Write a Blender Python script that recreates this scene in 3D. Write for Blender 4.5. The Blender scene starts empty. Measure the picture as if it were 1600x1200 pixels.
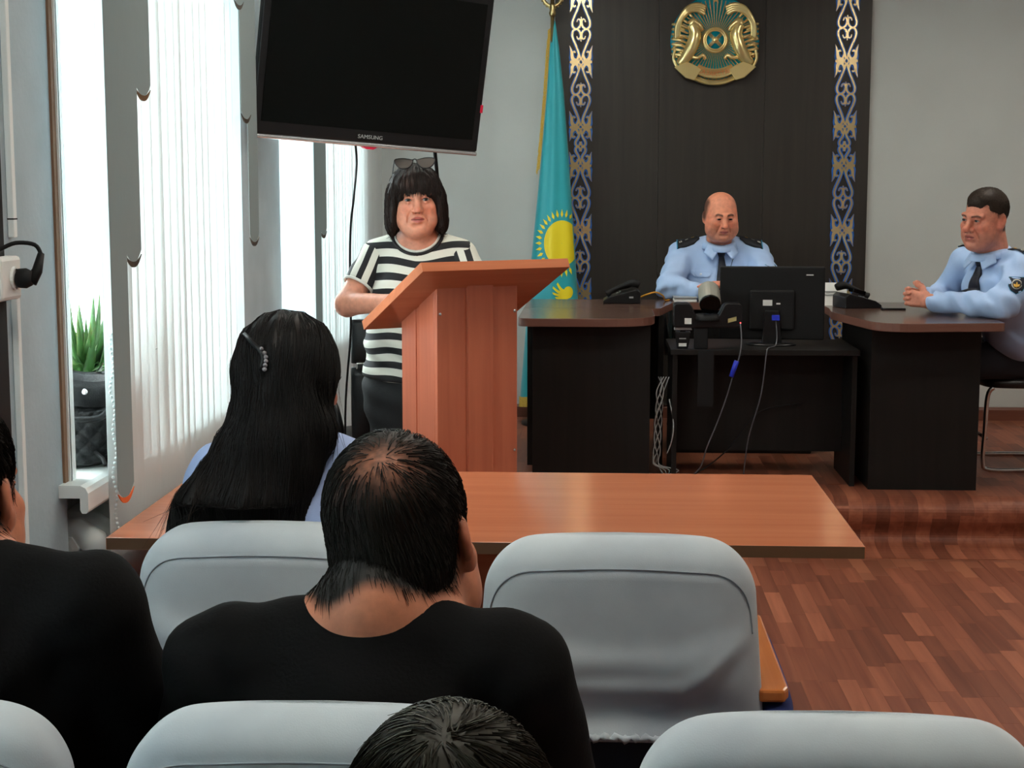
import bpy, math, random
import numpy as np
from mathutils import Vector, Matrix, Euler
R = math.radians
scn = bpy.context.scene
col = scn.collection
rnd = random.Random(7)

# ------------------------------------------------------------------ camera, sky, exposure
cd = bpy.data.cameras.new('camera'); cam = bpy.data.objects.new('camera', cd); col.objects.link(cam)
cd.sensor_width = 36.0; cd.lens = 36.0 * 2450 / 1600; cd.clip_start = 0.05
cam.location = (0, 0, 1.55)
cam.rotation_euler = (R(90) - math.atan(310 / 2450), 0, math.atan(130 / 2450))
scn.camera = cam
world = bpy.data.worlds.new('sky'); scn.world = world; world.use_nodes = True
bg = world.node_tree.nodes['Background']
bg.inputs[0].default_value = (0.90, 0.97, 1.0, 1); bg.inputs[1].default_value = 14.0
scn.view_settings.view_transform = 'Standard'; scn.view_settings.look = 'None'
scn.view_settings.gamma = 1.0; scn.view_settings.use_curve_mapping = False
scn.view_settings.exposure = 0.36
scn.cycles.max_bounces = 10; scn.cycles.diffuse_bounces = 5; scn.cycles.transparent_max_bounces = 12
scn.cycles.sample_clamp_indirect = 6.0
LAMP = 15.0                      # emission of the ceiling lamp diffusers
WIN = [(0.30, 2.20), (3.60, 5.25), (6.20, 7.90)]   # window openings along the left wall (Y)
for i, (y0, y1) in enumerate(WIN):              # the sky seen through each window, sampled through its opening
    ld = bpy.data.lights.new('window_daylight', 'AREA'); ld.shape = 'RECTANGLE'; ld.size = y1 - y0; ld.size_y = 1.8
    ld.cycles.is_portal = True
    lo = bpy.data.objects.new('window_daylight', ld); col.objects.link(lo)
    lo.location = (-1.74, (y0 + y1) / 2, 1.75); lo.rotation_euler = (0, R(-90), 0)
    lo.rotation_euler = Matrix(((0, 0, -1), (1, 0, 0), (0, -1, 0))).to_euler()

# ------------------------------------------------------------------ helpers
def lin(r, g, b):
    f = lambda c: ((c / 255 + 0.055) / 1.055) ** 2.4 if c > 10.3 else c / 255 / 12.92
    return (f(r), f(g), f(b), 1)

def new_mat(name):
    m = bpy.data.materials.new(name); m.use_nodes = True
    nt = m.node_tree; return m, nt, nt.nodes['Principled BSDF']

def mat(name, c, rough=0.5, metal=0.0, var=0.0, vscale=8.0, bump=0.0, bscale=60.0, spec=0.5, sheen=0.0, sss=0.0, coat=0.0, stretch=(1, 1, 1), emit=None, es=0.0):
    m, nt, b = new_mat(name); L = nt.links.new
    b.inputs['Base Color'].default_value = c; b.inputs['Roughness'].default_value = rough
    b.inputs['Metallic'].default_value = metal; b.inputs['Specular IOR Level'].default_value = spec
    if sheen: b.inputs['Sheen Weight'].default_value = sheen
    if coat: b.inputs['Coat Weight'].default_value = coat; b.inputs['Coat Roughness'].default_value = 0.15
    if sss: b.inputs['Subsurface Weight'].default_value = sss; b.inputs['Subsurface Radius'].default_value = (0.012, 0.005, 0.003); b.inputs['Subsurface Scale'].default_value = 1.0
    if emit: b.inputs['Emission Color'].default_value = emit; b.inputs['Emission Strength'].default_value = es
    if var or bump:
        tc = nt.nodes.new('ShaderNodeTexCoord'); mp = nt.nodes.new('ShaderNodeMapping'); mp.inputs['Scale'].default_value = stretch
        L(tc.outputs['Object'], mp.inputs['Vector'])
    if var:
        n = nt.nodes.new('ShaderNodeTexNoise'); n.inputs['Scale'].default_value = vscale; n.inputs['Detail'].default_value = 5
        L(mp.outputs[0], n.inputs['Vector'])
        r = nt.nodes.new('ShaderNodeValToRGB'); e = r.color_ramp.elements
        e[0].position = 0.3; e[1].position = 0.7
        e[0].color = tuple(max(0, x * (1 - var)) for x in c[:3]) + (1,); e[1].color = tuple(min(1, x * (1 + var)) for x in c[:3]) + (1,)
        L(n.outputs[0], r.inputs[0]); L(r.outputs[0], b.inputs['Base Color'])
    if bump:
        n2 = nt.nodes.new('ShaderNodeTexNoise'); n2.inputs['Scale'].default_value = bscale; n2.inputs['Detail'].default_value = 3
        L(mp.outputs[0], n2.inputs['Vector'])
        bp = nt.nodes.new('ShaderNodeBump'); bp.inputs['Strength'].default_value = bump; bp.inputs['Distance'].default_value = 0.004
        L(n2.outputs[0], bp.inputs['Height']); L(bp.outputs[0], b.inputs['Normal'])
    return m

def wood(name, c1, c2, axis=2, rough=0.35, coat=0.0, scale=1.0, spec=0.5, rand=False):
    m, nt, b = new_mat(name); L = nt.links.new; N = nt.nodes.new
    tc = N('ShaderNodeTexCoord'); mp = N('ShaderNodeMapping')
    s = [26 * scale] * 3; s[axis] = 1.3 * scale; mp.inputs['Scale'].default_value = s
    L(tc.outputs['Object'], mp.inputs['Vector'])
    n = N('ShaderNodeTexNoise'); n.inputs['Scale'].default_value = 1.0; n.inputs['Detail'].default_value = 6; n.inputs['Distortion'].default_value = 0.6
    vec = mp.outputs[0]
    if rand:
        oi = N('ShaderNodeObjectInfo'); ad = N('ShaderNodeVectorMath'); ad.operation = 'ADD'
        cm = N('ShaderNodeCombineXYZ'); mu = N('ShaderNodeMath'); mu.operation = 'MULTIPLY'; mu.inputs[1].default_value = 90
        L(oi.outputs['Random'], mu.inputs[0]); L(mu.outputs[0], cm.inputs[0]); L(mu.outputs[0], cm.inputs[2])
        L(vec, ad.inputs[0]); L(cm.outputs[0], ad.inputs[1]); vec = ad.outputs[0]
    L(vec, n.inputs['Vector'])
    r = N('ShaderNodeValToRGB'); e = r.color_ramp.elements; e[0].position = 0.3; e[1].position = 0.72; e[0].color = c1; e[1].color = c2
    L(n.outputs[0], r.inputs[0]); out = r.outputs[0]
    if rand:
        r2 = N('ShaderNodeValToRGB'); e2 = r2.color_ramp.elements
        e2[0].color = (0.60, 0.56, 0.56, 1); e2[1].color = (1.30, 1.34, 1.30, 1)
        el = r2.color_ramp.elements.new(0.6); el.color = (0.92, 0.88, 0.86, 1)
        mx = N('ShaderNodeMix'); mx.data_type = 'RGBA'; mx.blend_type = 'MULTIPLY'; mx.inputs[0].default_value = 1
        L(oi.outputs['Random'], r2.inputs[0]); L(out, mx.inputs[6]); L(r2.outputs[0], mx.inputs[7]); out = mx.outputs[2]
    L(out, b.inputs['Base Color'])
    b.inputs['Roughness'].default_value = rough; b.inputs['Specular IOR Level'].default_value = spec
    if coat: b.inputs['Coat Weight'].default_value = coat; b.inputs['Coat Roughness'].default_value = 0.12
    return m

def attr_mat(name, rough=0.5, sss=0.0, spec=0.4, bump=0.0, bscale=200, sheen=0.0):
    m, nt, b = new_mat(name); L = nt.links.new
    a = nt.nodes.new('ShaderNodeAttribute'); a.attribute_name = 'tint'
    n = nt.nodes.new('ShaderNodeTexNoise'); n.inputs['Scale'].default_value = 55; n.inputs['Detail'].default_value = 4
    tc = nt.nodes.new('ShaderNodeTexCoord'); L(tc.outputs['Object'], n.inputs['Vector'])
    r = nt.nodes.new('ShaderNodeValToRGB'); r.color_ramp.elements[0].color = (0.86, 0.84, 0.84, 1); r.color_ramp.elements[1].color = (1.12, 1.10, 1.10, 1)
    r.color_ramp.elements[0].position = 0.3; r.color_ramp.elements[1].position = 0.7
    L(n.outputs[0], r.inputs[0])
    mx = nt.nodes.new('ShaderNodeMix'); mx.data_type = 'RGBA'; mx.blend_type = 'MULTIPLY'; mx.inputs[0].default_value = 1
    L(a.outputs['Color'], mx.inputs[6]); L(r.outputs[0], mx.inputs[7]); L(mx.outputs[2], b.inputs['Base Color'])
    b.inputs['Roughness'].default_value = rough; b.inputs['Specular IOR Level'].default_value = spec
    if sheen: b.inputs['Sheen Weight'].default_value = sheen
    if sss:
        b.inputs['Subsurface Weight'].default_value = sss; b.inputs['Subsurface Radius'].default_value = (0.010, 0.004, 0.002); b.inputs['Subsurface Scale'].default_value = 1.0
    if bump:
        n2 = nt.nodes.new('ShaderNodeTexNoise'); n2.inputs['Scale'].default_value = bscale; L(tc.outputs['Object'], n2.inputs['Vector'])
        bp = nt.nodes.new('ShaderNodeBump'); bp.inputs['Strength'].default_value = bump; bp.inputs['Distance'].default_value = 0.002
        L(n2.outputs[0], bp.inputs['Height']); L(bp.outputs[0], b.inputs['Normal'])
    return m

def wmat(o):
    m = o.matrix_basis.copy()
    while o.parent: o = o.parent; m = o.matrix_basis @ m
    return m

def tag(o, label=None, cat=None, group=None, kind=None):
    if label: o['label'] = label
    if cat: o['category'] = cat
    if group: o['group'] = group
    if kind: o['kind'] = kind
    return o

def thing(name, label, cat, loc=(0, 0, 0), rz=0.0, group=None, rot=None):
    o = bpy.data.objects.new(name, None); col.objects.link(o); o.empty_display_size = 0.1
    o.location = loc; o.rotation_euler = rot if rot else (0, 0, rz)
    return tag(o, label, cat, group)

class MB:
    def __init__(s): s.v = []; s.f = []; s.mi = []
    def add(s, vs, fs, mi=0):
        k = len(s.v); s.v.extend([tuple(map(float, p)) for p in vs]); s.f.extend([tuple(i + k for i in f) for f in fs]); s.mi.extend([mi] * len(fs)); return s
    def box(s, x0, x1, y0, y1, z0, z1, M=None, mi=0):
        vs = [Vector((x, y, z)) for z in (z0, z1) for y in (y0, y1) for x in (x0, x1)]
        if M is not None: vs = [M @ v for v in vs]
        return s.add(vs, [(0, 2, 3, 1), (4, 5, 7, 6), (0, 1, 5, 4), (2, 6, 7, 3), (0, 4, 6, 2), (1, 3, 7, 5)], mi)
    def prism(s, poly, d0, d1, axis=2, M=None, mi=0):
        n = len(poly)
        def P(a, b, d): return Vector((a, b, d)) if axis == 2 else (Vector((a, d, b)) if axis == 1 else Vector((d, a, b)))
        vs = [P(a, b, d0) for a, b in poly] + [P(a, b, d1) for a, b in poly]
        if M is not None: vs = [M @ v for v in vs]
        fs = [tuple(range(n))[::-1], tuple(range(n, 2 * n))] + [(i, (i + 1) % n, n + (i + 1) % n, n + i) for i in range(n)]
        return s.add(vs, fs, mi)
    def tube(s, pts, r, n=8, cap=True, mi=0):
        pts = [Vector(p) for p in pts]; rs = r if isinstance(r, (list, tuple)) else [r] * len(pts)
        vs = []; fs = []; t0 = None; u = None
        for i, p in enumerate(pts):
            t = (pts[min(i + 1, len(pts) - 1)] - pts[max(i - 1, 0)]).normalized()
            if u is None:
                a = Vector((0, 0, 1)) if abs(t.z) < 0.9 else Vector((1, 0, 0)); u = t.cross(a).normalized()
            else:
                u = (u - t * u.dot(t)).normalized()
            w = t.cross(u)
            for k in range(n):
                a = 2 * math.pi * k / n; vs.append(p + (u * math.cos(a) + w * math.sin(a)) * rs[i])
        for i in range(len(pts) - 1):
            for k in range(n):
                fs.append((i * n + k, i * n + (k + 1) % n, (i + 1) * n + (k + 1) % n, (i + 1) * n + k))
        if cap: fs.append(tuple(range(n))[::-1]); fs.append(tuple(range((len(pts) - 1) * n, len(pts) * n)))
        return s.add(vs, fs, mi)
    def lathe(s, prof, n=24, M=None, mi=0, c=(0, 0, 0)):
        vs = []; fs = []; c = Vector(c)
        for r_, z in prof:
            for k in range(n):
                a = 2 * math.pi * k / n; vs.append(c + Vector((r_ * math.cos(a), r_ * math.sin(a), z)))
        if M is not None: vs = [M @ v for v in vs]
        for i in range(len(prof) - 1):
            for k in range(n): fs.append((i * n + k, i * n + (k + 1) % n, (i + 1) * n + (k + 1) % n, (i + 1) * n + k))
        fs.append(tuple(range(n))[::-1]); fs.append(tuple(range((len(prof) - 1) * n, len(prof) * n)))
        return s.add(vs, fs, mi)
    def ball(s, c, r, n=14, M=None, mi=0):
        rx, ry, rz = r if isinstance(r, (tuple, list)) else (r, r, r)
        prof = [(math.sin(math.pi * i / n), -math.cos(math.pi * i / n)) for i in range(n + 1)]
        prof[0] = (0.02, -1); prof[-1] = (0.02, 1)
        T = Matrix.Translation(c) @ Matrix.Diagonal((rx, ry, rz, 1))
        return s.lathe(prof, n + 4, (M @ T) if M is not None else T, mi)
    def grid(s, P, mi=0, wrap=False):
        n, m = len(P), len(P[0]); vs = [p for row in P for p in row]
        fs = [(i * m + j, i * m + (j + 1) % m, (i + 1) * m + (j + 1) % m, (i + 1) * m + j) for i in range(n - 1) for j in range(m if wrap else m - 1)]
        return s.add(vs, fs, mi)
    def build(s, name, m, parent=None, local=False, smooth=False, bevel=0.0, solid=0.0, seg=2):
        me = bpy.data.meshes.new(name)
        vs = s.v
        if parent is not None and not local:
            iv = wmat(parent).inverted(); vs = [tuple(iv @ Vector(p)) for p in vs]
        me.from_pydata(vs, [], s.f); me.update()
        ms = m if isinstance(m, (list, tuple)) else [m]
        for q in ms: me.materials.append(q)
        if len(ms) > 1: me.polygons.foreach_set('material_index', s.mi)
        if smooth: me.polygons.foreach_set('use_smooth', [True] * len(me.polygons))
        o = bpy.data.objects.new(name, me); col.objects.link(o)
        if parent is not None: o.parent = parent
        if solid:
            md = o.modifiers.new('thickness', 'SOLIDIFY'); md.thickness = solid; md.offset = 0
        if bevel:
            md = o.modifiers.new('bevel', 'BEVEL'); md.width = bevel; md.segments = seg; md.limit_method = 'ANGLE'; md.angle_limit = R(40)
            if smooth is False: me.polygons.foreach_set('use_smooth', [False] * len(me.polygons))
        return o

def dup(root, loc=None, rz=None, label=None):
    r = root.copy(); col.objects.link(r)
    if loc is not None: r.location = loc
    if rz is not None: r.rotation_euler = (0, 0, rz)
    if label: r['label'] = label
    for ch in list(root.children):
        c = ch.copy(); col.objects.link(c); c.parent = r
        for g in list(ch.children):
            d = g.copy(); col.objects.link(d); d.parent = c
    return r

def spline(pts, n=6):
    pts = [np.array(p, float) for p in pts]; out = []
    for i in range(len(pts) - 1):
        p0, p1, p2, p3 = pts[max(i - 1, 0)], pts[i], pts[i + 1], pts[min(i + 2, len(pts) - 1)]
        for k in range(n):
            t = k / n
            out.append(0.5 * ((2 * p1) + (p2 - p0) * t + (2 * p0 - 5 * p1 + 4 * p2 - p3) * t * t + (3 * p1 - p0 - 3 * p2 + p3) * t ** 3))
    out.append(pts[-1]); return [tuple(p) for p in out]

def text_mesh(body, size, M, m, parent, name, extrude=0.0006, font_scale=(1, 1), align='CENTER'):
    c = bpy.data.curves.new(name, 'FONT'); c.body = body; c.size = size; c.extrude = extrude; c.align_x = align; c.align_y = 'CENTER'; c.resolution_u = 3
    t = bpy.data.objects.new(name, c); col.objects.link(t)
    dg = bpy.context.evaluated_depsgraph_get(); me = bpy.data.meshes.new_from_object(t.evaluated_get(dg))
    col.objects.unlink(t); bpy.data.objects.remove(t)
    me.transform(M @ Matrix.Diagonal((font_scale[0], font_scale[1], 1, 1)))
    me.materials.clear(); me.materials.append(m); me.name = name
    o = bpy.data.objects.new(name, me); col.objects.link(o)
    if parent: o.parent = parent
    return o

# ------------------------------------------------------------------ materials
M = {}
M['wall'] = mat('wall_paint', lin(194, 196, 192), 0.75, var=0.03, vscale=3, bump=0.12, bscale=140)
M['wall_side'] = mat('wall_paint_blue', lin(168, 184, 192), 0.7, var=0.07, vscale=6, bump=0.2, bscale=60)
M['wall_rear'] = wood('unseen_dark_rear_wall', lin(92, 66, 48), lin(116, 84, 62), 2, 0.5)  # unseen rear wall made dark brown to cut light bounced onto the chairs
M['plaster'] = mat('bare_plaster', lin(188, 190, 190), 0.9, var=0.18, vscale=30, bump=0.4, bscale=50)
M['ceiling'] = mat('ceiling_paint', lin(226, 226, 220), 0.8)
M['pvc'] = mat('white_pvc', lin(238, 242, 240), 0.35)
M['plank'] = wood('floor_plank_print', lin(122, 66, 48), lin(154, 92, 68), 1, 0.5, rand=True, spec=0.35)
M['brownstrip'] = wood('raw_edge_wood', lin(112, 82, 62), lin(150, 116, 90), 2, 0.8)
M['baseboard'] = wood('baseboard_wood', lin(96, 54, 40), lin(120, 70, 52), 0, 0.4)
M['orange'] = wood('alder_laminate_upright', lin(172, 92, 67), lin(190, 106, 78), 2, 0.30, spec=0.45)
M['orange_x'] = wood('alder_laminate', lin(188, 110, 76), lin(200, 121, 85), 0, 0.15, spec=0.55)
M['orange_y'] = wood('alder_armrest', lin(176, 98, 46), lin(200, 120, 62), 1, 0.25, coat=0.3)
M['edge_dark'] = mat('tabletop_edge_band', lin(96, 68, 44), 0.5)
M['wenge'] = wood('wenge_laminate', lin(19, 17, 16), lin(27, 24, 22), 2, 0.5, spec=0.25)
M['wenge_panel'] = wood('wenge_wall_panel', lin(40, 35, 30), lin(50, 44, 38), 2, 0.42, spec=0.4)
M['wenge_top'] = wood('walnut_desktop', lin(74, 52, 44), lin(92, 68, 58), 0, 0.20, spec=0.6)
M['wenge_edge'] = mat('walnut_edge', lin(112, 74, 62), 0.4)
M['black'] = mat('black_plastic', lin(13, 13, 15), 0.38, spec=.35)
M['black_matte'] = mat('black_matte_plastic', lin(13, 13, 14), 0.65, spec=.3)
M['screen'] = mat('tv_glass', lin(3, 5, 5), 0.12, spec=0.2)
M['silver'] = mat('silver_trim', lin(196, 198, 200), 0.25, metal=0.8)
M['chrome'] = mat('chrome', lin(215, 215, 215), 0.16, metal=1.0)
M['red'] = mat('red_plastic', lin(200, 30, 60), 0.4)
M['grey_txt'] = mat('grey_print', lin(150, 152, 150), 0.5)
M['white_txt'] = mat('white_print', lin(225, 225, 220), 0.6)
M['gold'] = mat('gold_metal', lin(246, 222, 156), 0.20, metal=0.7)
M['gold_scroll'] = mat('gold_scroll_metal', lin(222, 198, 150), 0.18, metal=0.6)
M['gold_cloth'] = mat('gold_fringe_thread', lin(206, 170, 72), 0.7, var=0.25, vscale=300)
M['blue_print'] = mat('blue_scroll_outline', lin(30, 104, 196), 0.35)
M['emblem_blue'] = mat('emblem_enamel', lin(20, 140, 160), 0.25)
M['teal'] = mat('flag_satin', lin(28, 158, 168), 0.45, sheen=0.3, var=0.05, vscale=4)
M['yellow'] = mat('flag_yellow', lin(238, 214, 30), 0.5)
M['white'] = mat('white_paper', lin(232, 232, 228), 0.7)
M['blue_plastic'] = mat('blue_connector', lin(30, 50, 190), 0.4)
M['grey_cable'] = mat('grey_cable', lin(160, 160, 158), 0.5)
M['dark_cable'] = mat('dark_grey_cable', lin(84, 84, 88), 0.5)
M['radiator'] = mat('radiator_enamel', lin(226, 232, 230), 0.4, var=0.05, vscale=12)
M['leather'] = mat('black_leather', lin(13, 14, 16), 0.5, spec=.3, bump=0.3, bscale=250)
M['office_leather'] = mat('chair_leather', lin(24, 24, 26), 0.38, bump=0.15, bscale=200)
M['leaf'] = mat('aloe_leaf', lin(46, 84, 34), 0.45, var=0.35, vscale=18, sss=0.1)
M['pot'] = mat('dark_plant_pot', lin(40, 36, 36), 0.5)
M['seat_blue'] = mat('navy_seat_fabric', lin(20, 34, 92), 0.85, bump=0.2, bscale=400)
M['navy'] = mat('navy_back_board', lin(14, 22, 36), 0.7)
M['brown_trim'] = mat('brown_blind_trim', lin(96, 66, 34), 0.6)
M['dark_trim'] = mat('dark_blind_trim', lin(60, 50, 40), 0.6, var=0.5, vscale=90)
M['orange_trim'] = mat('orange_blind_trim', lin(226, 102, 40), 0.6)
M['brass'] = mat('brass', lin(190, 170, 120), 0.3, metal=1)

def cover_material():
    m, nt, b = new_mat('chair_cover_cloth'); L = nt.links.new; N = nt.nodes.new
    b.inputs['Roughness'].default_value = 0.85; b.inputs['Sheen Weight'].default_value = 0.15
    tc = N('ShaderNodeTexCoord'); oi = N('ShaderNodeObjectInfo')
    n = N('ShaderNodeTexNoise'); n.inputs['Scale'].default_value = 5; n.inputs['Detail'].default_value = 6
    ad = N('ShaderNodeVectorMath'); ad.operation = 'ADD'; L(tc.outputs['Object'], ad.inputs[0]); L(oi.outputs['Location'], ad.inputs[1]); L(ad.outputs[0], n.inputs['Vector'])
    r = N('ShaderNodeValToRGB'); e = r.color_ramp.elements; e[0].position = 0.3; e[1].position = 0.75
    e[0].color = lin(164, 172, 180); e[1].color = lin(192, 199, 202); L(n.outputs[0], r.inputs[0]); L(r.outputs[0], b.inputs['Base Color'])
    n2 = N('ShaderNodeTexNoise'); n2.inputs['Scale'].default_value = 500; L(tc.outputs['Object'], n2.inputs['Vector'])
    bp = N('ShaderNodeBump'); bp.inputs['Strength'].default_value = 0.15; bp.inputs['Distance'].default_value = 0.001; L(n2.outputs[0], bp.inputs['Height']); L(bp.outputs[0], b.inputs['Normal'])
    return m
M['cover'] = cover_material()
M['seam'] = mat('cover_seam_thread', lin(138, 146, 152), 0.9)

def blind_material(name, c, t):
    m = bpy.data.materials.new(name); m.use_nodes = True; nt = m.node_tree; nt.nodes.clear(); N = nt.nodes.new; L = nt.links.new
    o = N('ShaderNodeOutputMaterial'); d = N('ShaderNodeBsdfDiffuse'); tr = N('ShaderNodeBsdfTranslucent'); mx = N('ShaderNodeMixShader')
    tc = N('ShaderNodeTexCoord'); mp = N('ShaderNodeMapping'); mp.inputs['Scale'].default_value = (300, 300, 20)
    n = N('ShaderNodeTexNoise'); n.inputs['Scale'].default_value = 1; L(tc.outputs['Object'], mp.inputs[0]); L(mp.outputs[0], n.inputs['Vector'])
    r = N('ShaderNodeValToRGB'); e = r.color_ramp.elements; e[0].color = tuple(x * 0.94 for x in c[:3]) + (1,); e[1].color = c; L(n.outputs[0], r.inputs[0])
    L(r.outputs[0], d.inputs[0]); L(r.outputs[0], tr.inputs[0]); mx.inputs[0].default_value = t
    L(d.outputs[0], mx.inputs[1]); L(tr.outputs[0], mx.inputs[2]); L(mx.outputs[0], o.inputs[0]); return m
M['blind'] = blind_material('white_blind_fabric', lin(230, 234, 234), 0.36)
M['blind_grey'] = blind_material('grey_blind_fabric', lin(142, 156, 158), 0.03)

def glass_material():
    m = bpy.data.materials.new('window_glass'); m.use_nodes = True; nt = m.node_tree; nt.nodes.clear(); N = nt.nodes.new; L = nt.links.new
    o = N('ShaderNodeOutputMaterial'); t = N('ShaderNodeBsdfTransparent'); g = N('ShaderNodeBsdfGlossy'); g.inputs['Roughness'].default_value = 0.02
    mx = N('ShaderNodeMixShader'); mx.inputs[0].default_value = 0.05; t.inputs[0].default_value = (0.96, 0.99, 0.98, 1)
    L(t.outputs[0], mx.inputs[1]); L(g.outputs[0], mx.inputs[2]); L(mx.outputs[0], o.inputs[0]); return m
M['glass'] = glass_material()

def floor_material():
    m, nt, b = new_mat('floor_linoleum'); L = nt.links.new; N = nt.nodes.new
    tc = N('ShaderNodeTexCoord'); mp = N('ShaderNodeMapping'); mp.inputs['Rotation'].default_value = (0, 0, R(90)); L(tc.outputs['Object'], mp.inputs[0])
    br = N('ShaderNodeTexBrick'); br.inputs['Scale'].default_value = 1; br.inputs['Mortar Size'].default_value = 0.0006
    br.inputs['Brick Width'].default_value = 0.34; br.inputs['Row Height'].default_value = 0.059; br.offset = 0.37; br.offset_frequency = 3
    br.inputs['Color1'].default_value = lin(116, 66, 48); br.inputs['Color2'].default_value = lin(156, 96, 70); br.inputs['Mortar'].default_value = lin(70, 36, 26)
    L(mp.outputs[0], br.inputs['Vector']); L(br.outputs[0], b.inputs['Base Color']); b.inputs['Roughness'].default_value = 0.42; b.inputs['Specular IOR Level'].default_value = 0.35
    return m
M['floor'] = floor_material()
# ------------------------------------------------------------------ the room
def struct(o): o['kind'] = 'structure'; return o
CEIL = 2.9; PZ = 0.22; YB = 9.0; XL = -1.25; XR = 4.2; YR = -5.0
fl = struct(MB().box(XL - .5, XR, YR, 6.9, -.12, 0).build('floor', M['floor']))
def plank_mesh(L):
    b = MB().box(0, .0586, 0, L, 0, .0016); o = b.build('plank', M['plank']); me = o.data; bpy.data.objects.remove(o); return me
PL = {L: plank_mesh(L - .0006) for L in (.24, .30, .36, .42)}
def lay(parent, x0, x1, y0, y1, z):
    x = x0
    while x < x1:
        y = y0 - rnd.random() * .3
        while y < y1:
            L = rnd.choice([.24, .30, .36, .42])
            if y + L > y1: break
            if y >= y0 - .31:
                o = bpy.data.objects.new('plank', PL[L]); col.objects.link(o); o.parent = parent; o.location = (x, y, z)
            y += L
        x += .059
lay(fl, .30, 1.90, 4.15, 6.52, 0.0)

# platform with the flooring rolled over its front edge
prof = spline([(6.98, .22), (6.80, .22), (6.73, .215), (6.682, .195), (6.664, .165), (6.672, .122), (6.702, .078), (6.708, .045), (6.68, .018), (6.61, .004), (6.50, .0)], 3)
pf = MB().box(XL, XR, 6.98, YB, 0, PZ)
pts = [(y, z) for y, z in prof] + [(6.98, 0.0)]
pf.prism(pts[:-2] + [(6.50, 0.0), (6.98, 0.0)], XL, XR, axis=0)
pf = struct(pf.build('platform', M['floor']))
lay(pf, 1.66, 2.54, 7.0, 8.95, PZ); lay(pf, .34, 1.20, 6.99, 7.75, PZ); lay(pf, -.45, -.20, 6.99, 8.95, PZ)
x = .62; off = []
for i in range(len(prof)):                 # outward normal of the rolled edge
    a = prof[max(i - 1, 0)]; c = prof[min(i + 1, len(prof) - 1)]; t = (c[0] - a[0], c[1] - a[1]); l = math.hypot(*t)
    off.append((prof[i][0] + t[1] / l * .0016, prof[i][1] - t[0] / l * .0016))
while x < 2.05:
    cuts = [0] + sorted(rnd.sample(range(4, len(prof) - 4), rnd.choice([1, 1, 2]))) + [len(prof) - 1]
    for a, c in zip(cuts, cuts[1:]):
        MB().prism([prof[k] for k in range(a, c + 1)] + [off[k] for k in range(c, a - 1, -1)], x, x + .0586, axis=0).build('plank', M['plank'], pf)
    x += .059

struct(MB().box(XL - .5, XR + .2, YB, YB + .2, 0, CEIL).build('wall_back', M['wall']))
struct(MB().box(XR, XR + .2, YR, YB, 0, CEIL).build('wall_right', M['wall']))
struct(MB().box(XL - .5, XR + .2, YR - .2, YR, 0, CEIL).build('wall_rear', M['wall_rear']))
struct(MB().box(XL - .5, XR + .2, YR - .2, YB + .2, CEIL, CEIL + .2).build('ceiling', M['ceiling']))
wl = MB(); y = YR
SZ, LZ = .824, 2.66
for (y0, y1) in WIN:
    wl.box(XL - .5, XL, y, y0, 0, CEIL); wl.box(XL - .5, XL, y0, y1, LZ, CEIL)
    wl.box(XL - .5, XL - .17, y0, y1, 0, SZ, mi=1); y = y1
wl.box(XL - .5, XL, y, YB, 0, CEIL)
struct(wl.build('wall_left', [M['wall_side'], M['plaster']]))
struct(MB().prism([(YB - .018, PZ), (YB, PZ), (YB, PZ + .075), (YB - .01, PZ + .075), (YB - .018, PZ + .06)], XL, XR, axis=0).build('baseboard_back', M['baseboard']))
struct(MB().box(XL - .002, XL + .006, 3.578, 3.602, SZ, LZ).build('trim_1', M['brownstrip']))
struct(MB().box(XL - .36, XL + .012, 3.600, 3.612, SZ, LZ).box(XL - .05, XL + .012, 3.602, 3.640, SZ, LZ).build('trim_2', M['pvc'], bevel=.002))

for i, (y0, y1) in enumerate(WIN):
    xw = -1.66; f = MB(); z0, z1 = SZ, LZ; w = .07
    ym = (y0 + y1) / 2
    for a, c in ((y0, y0 + w), (ym - .05, ym + .05), (y1 - w, y1)): f.box(xw, xw + .07, a, c, z0, z1)
    for a, c in ((z0, z0 + w), (z1 - w, z1)): f.box(xw + .002, xw + .068, y0, y1, a, c)
    wn = struct(f.build('window_%d' % (i + 1), M['pvc'], bevel=.004))
    for a, c in ((y0 + w, ym - .05), (ym + .05, y1 - w)):
        MB().box(xw + .03, xw + .036, a, c, z0 + w, z1 - w).build('pane', M['glass'], wn)
    h = MB().box(xw + .07, xw + .085, ym - .012, ym + .012, 1.75, 1.81).box(xw + .085, xw + .10, ym - .01, ym + .01, 1.66, 1.79).build('handle', M['pvc'], wn, bevel=.003)
    sill = MB().prism([(xw + .07, SZ + .03), (-1.198, SZ + .03), (-1.186, SZ + .024), (-1.180, SZ + .012), (-1.180, SZ - .028), (-1.186, SZ - .036), (-1.196, SZ - .036), (-1.200, SZ - .028), (-1.200, SZ), (xw + .07, SZ)], y0 - .055, y1 + .055, axis=1)
    sill.build('window_sill', M['pvc'], wn)

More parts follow.
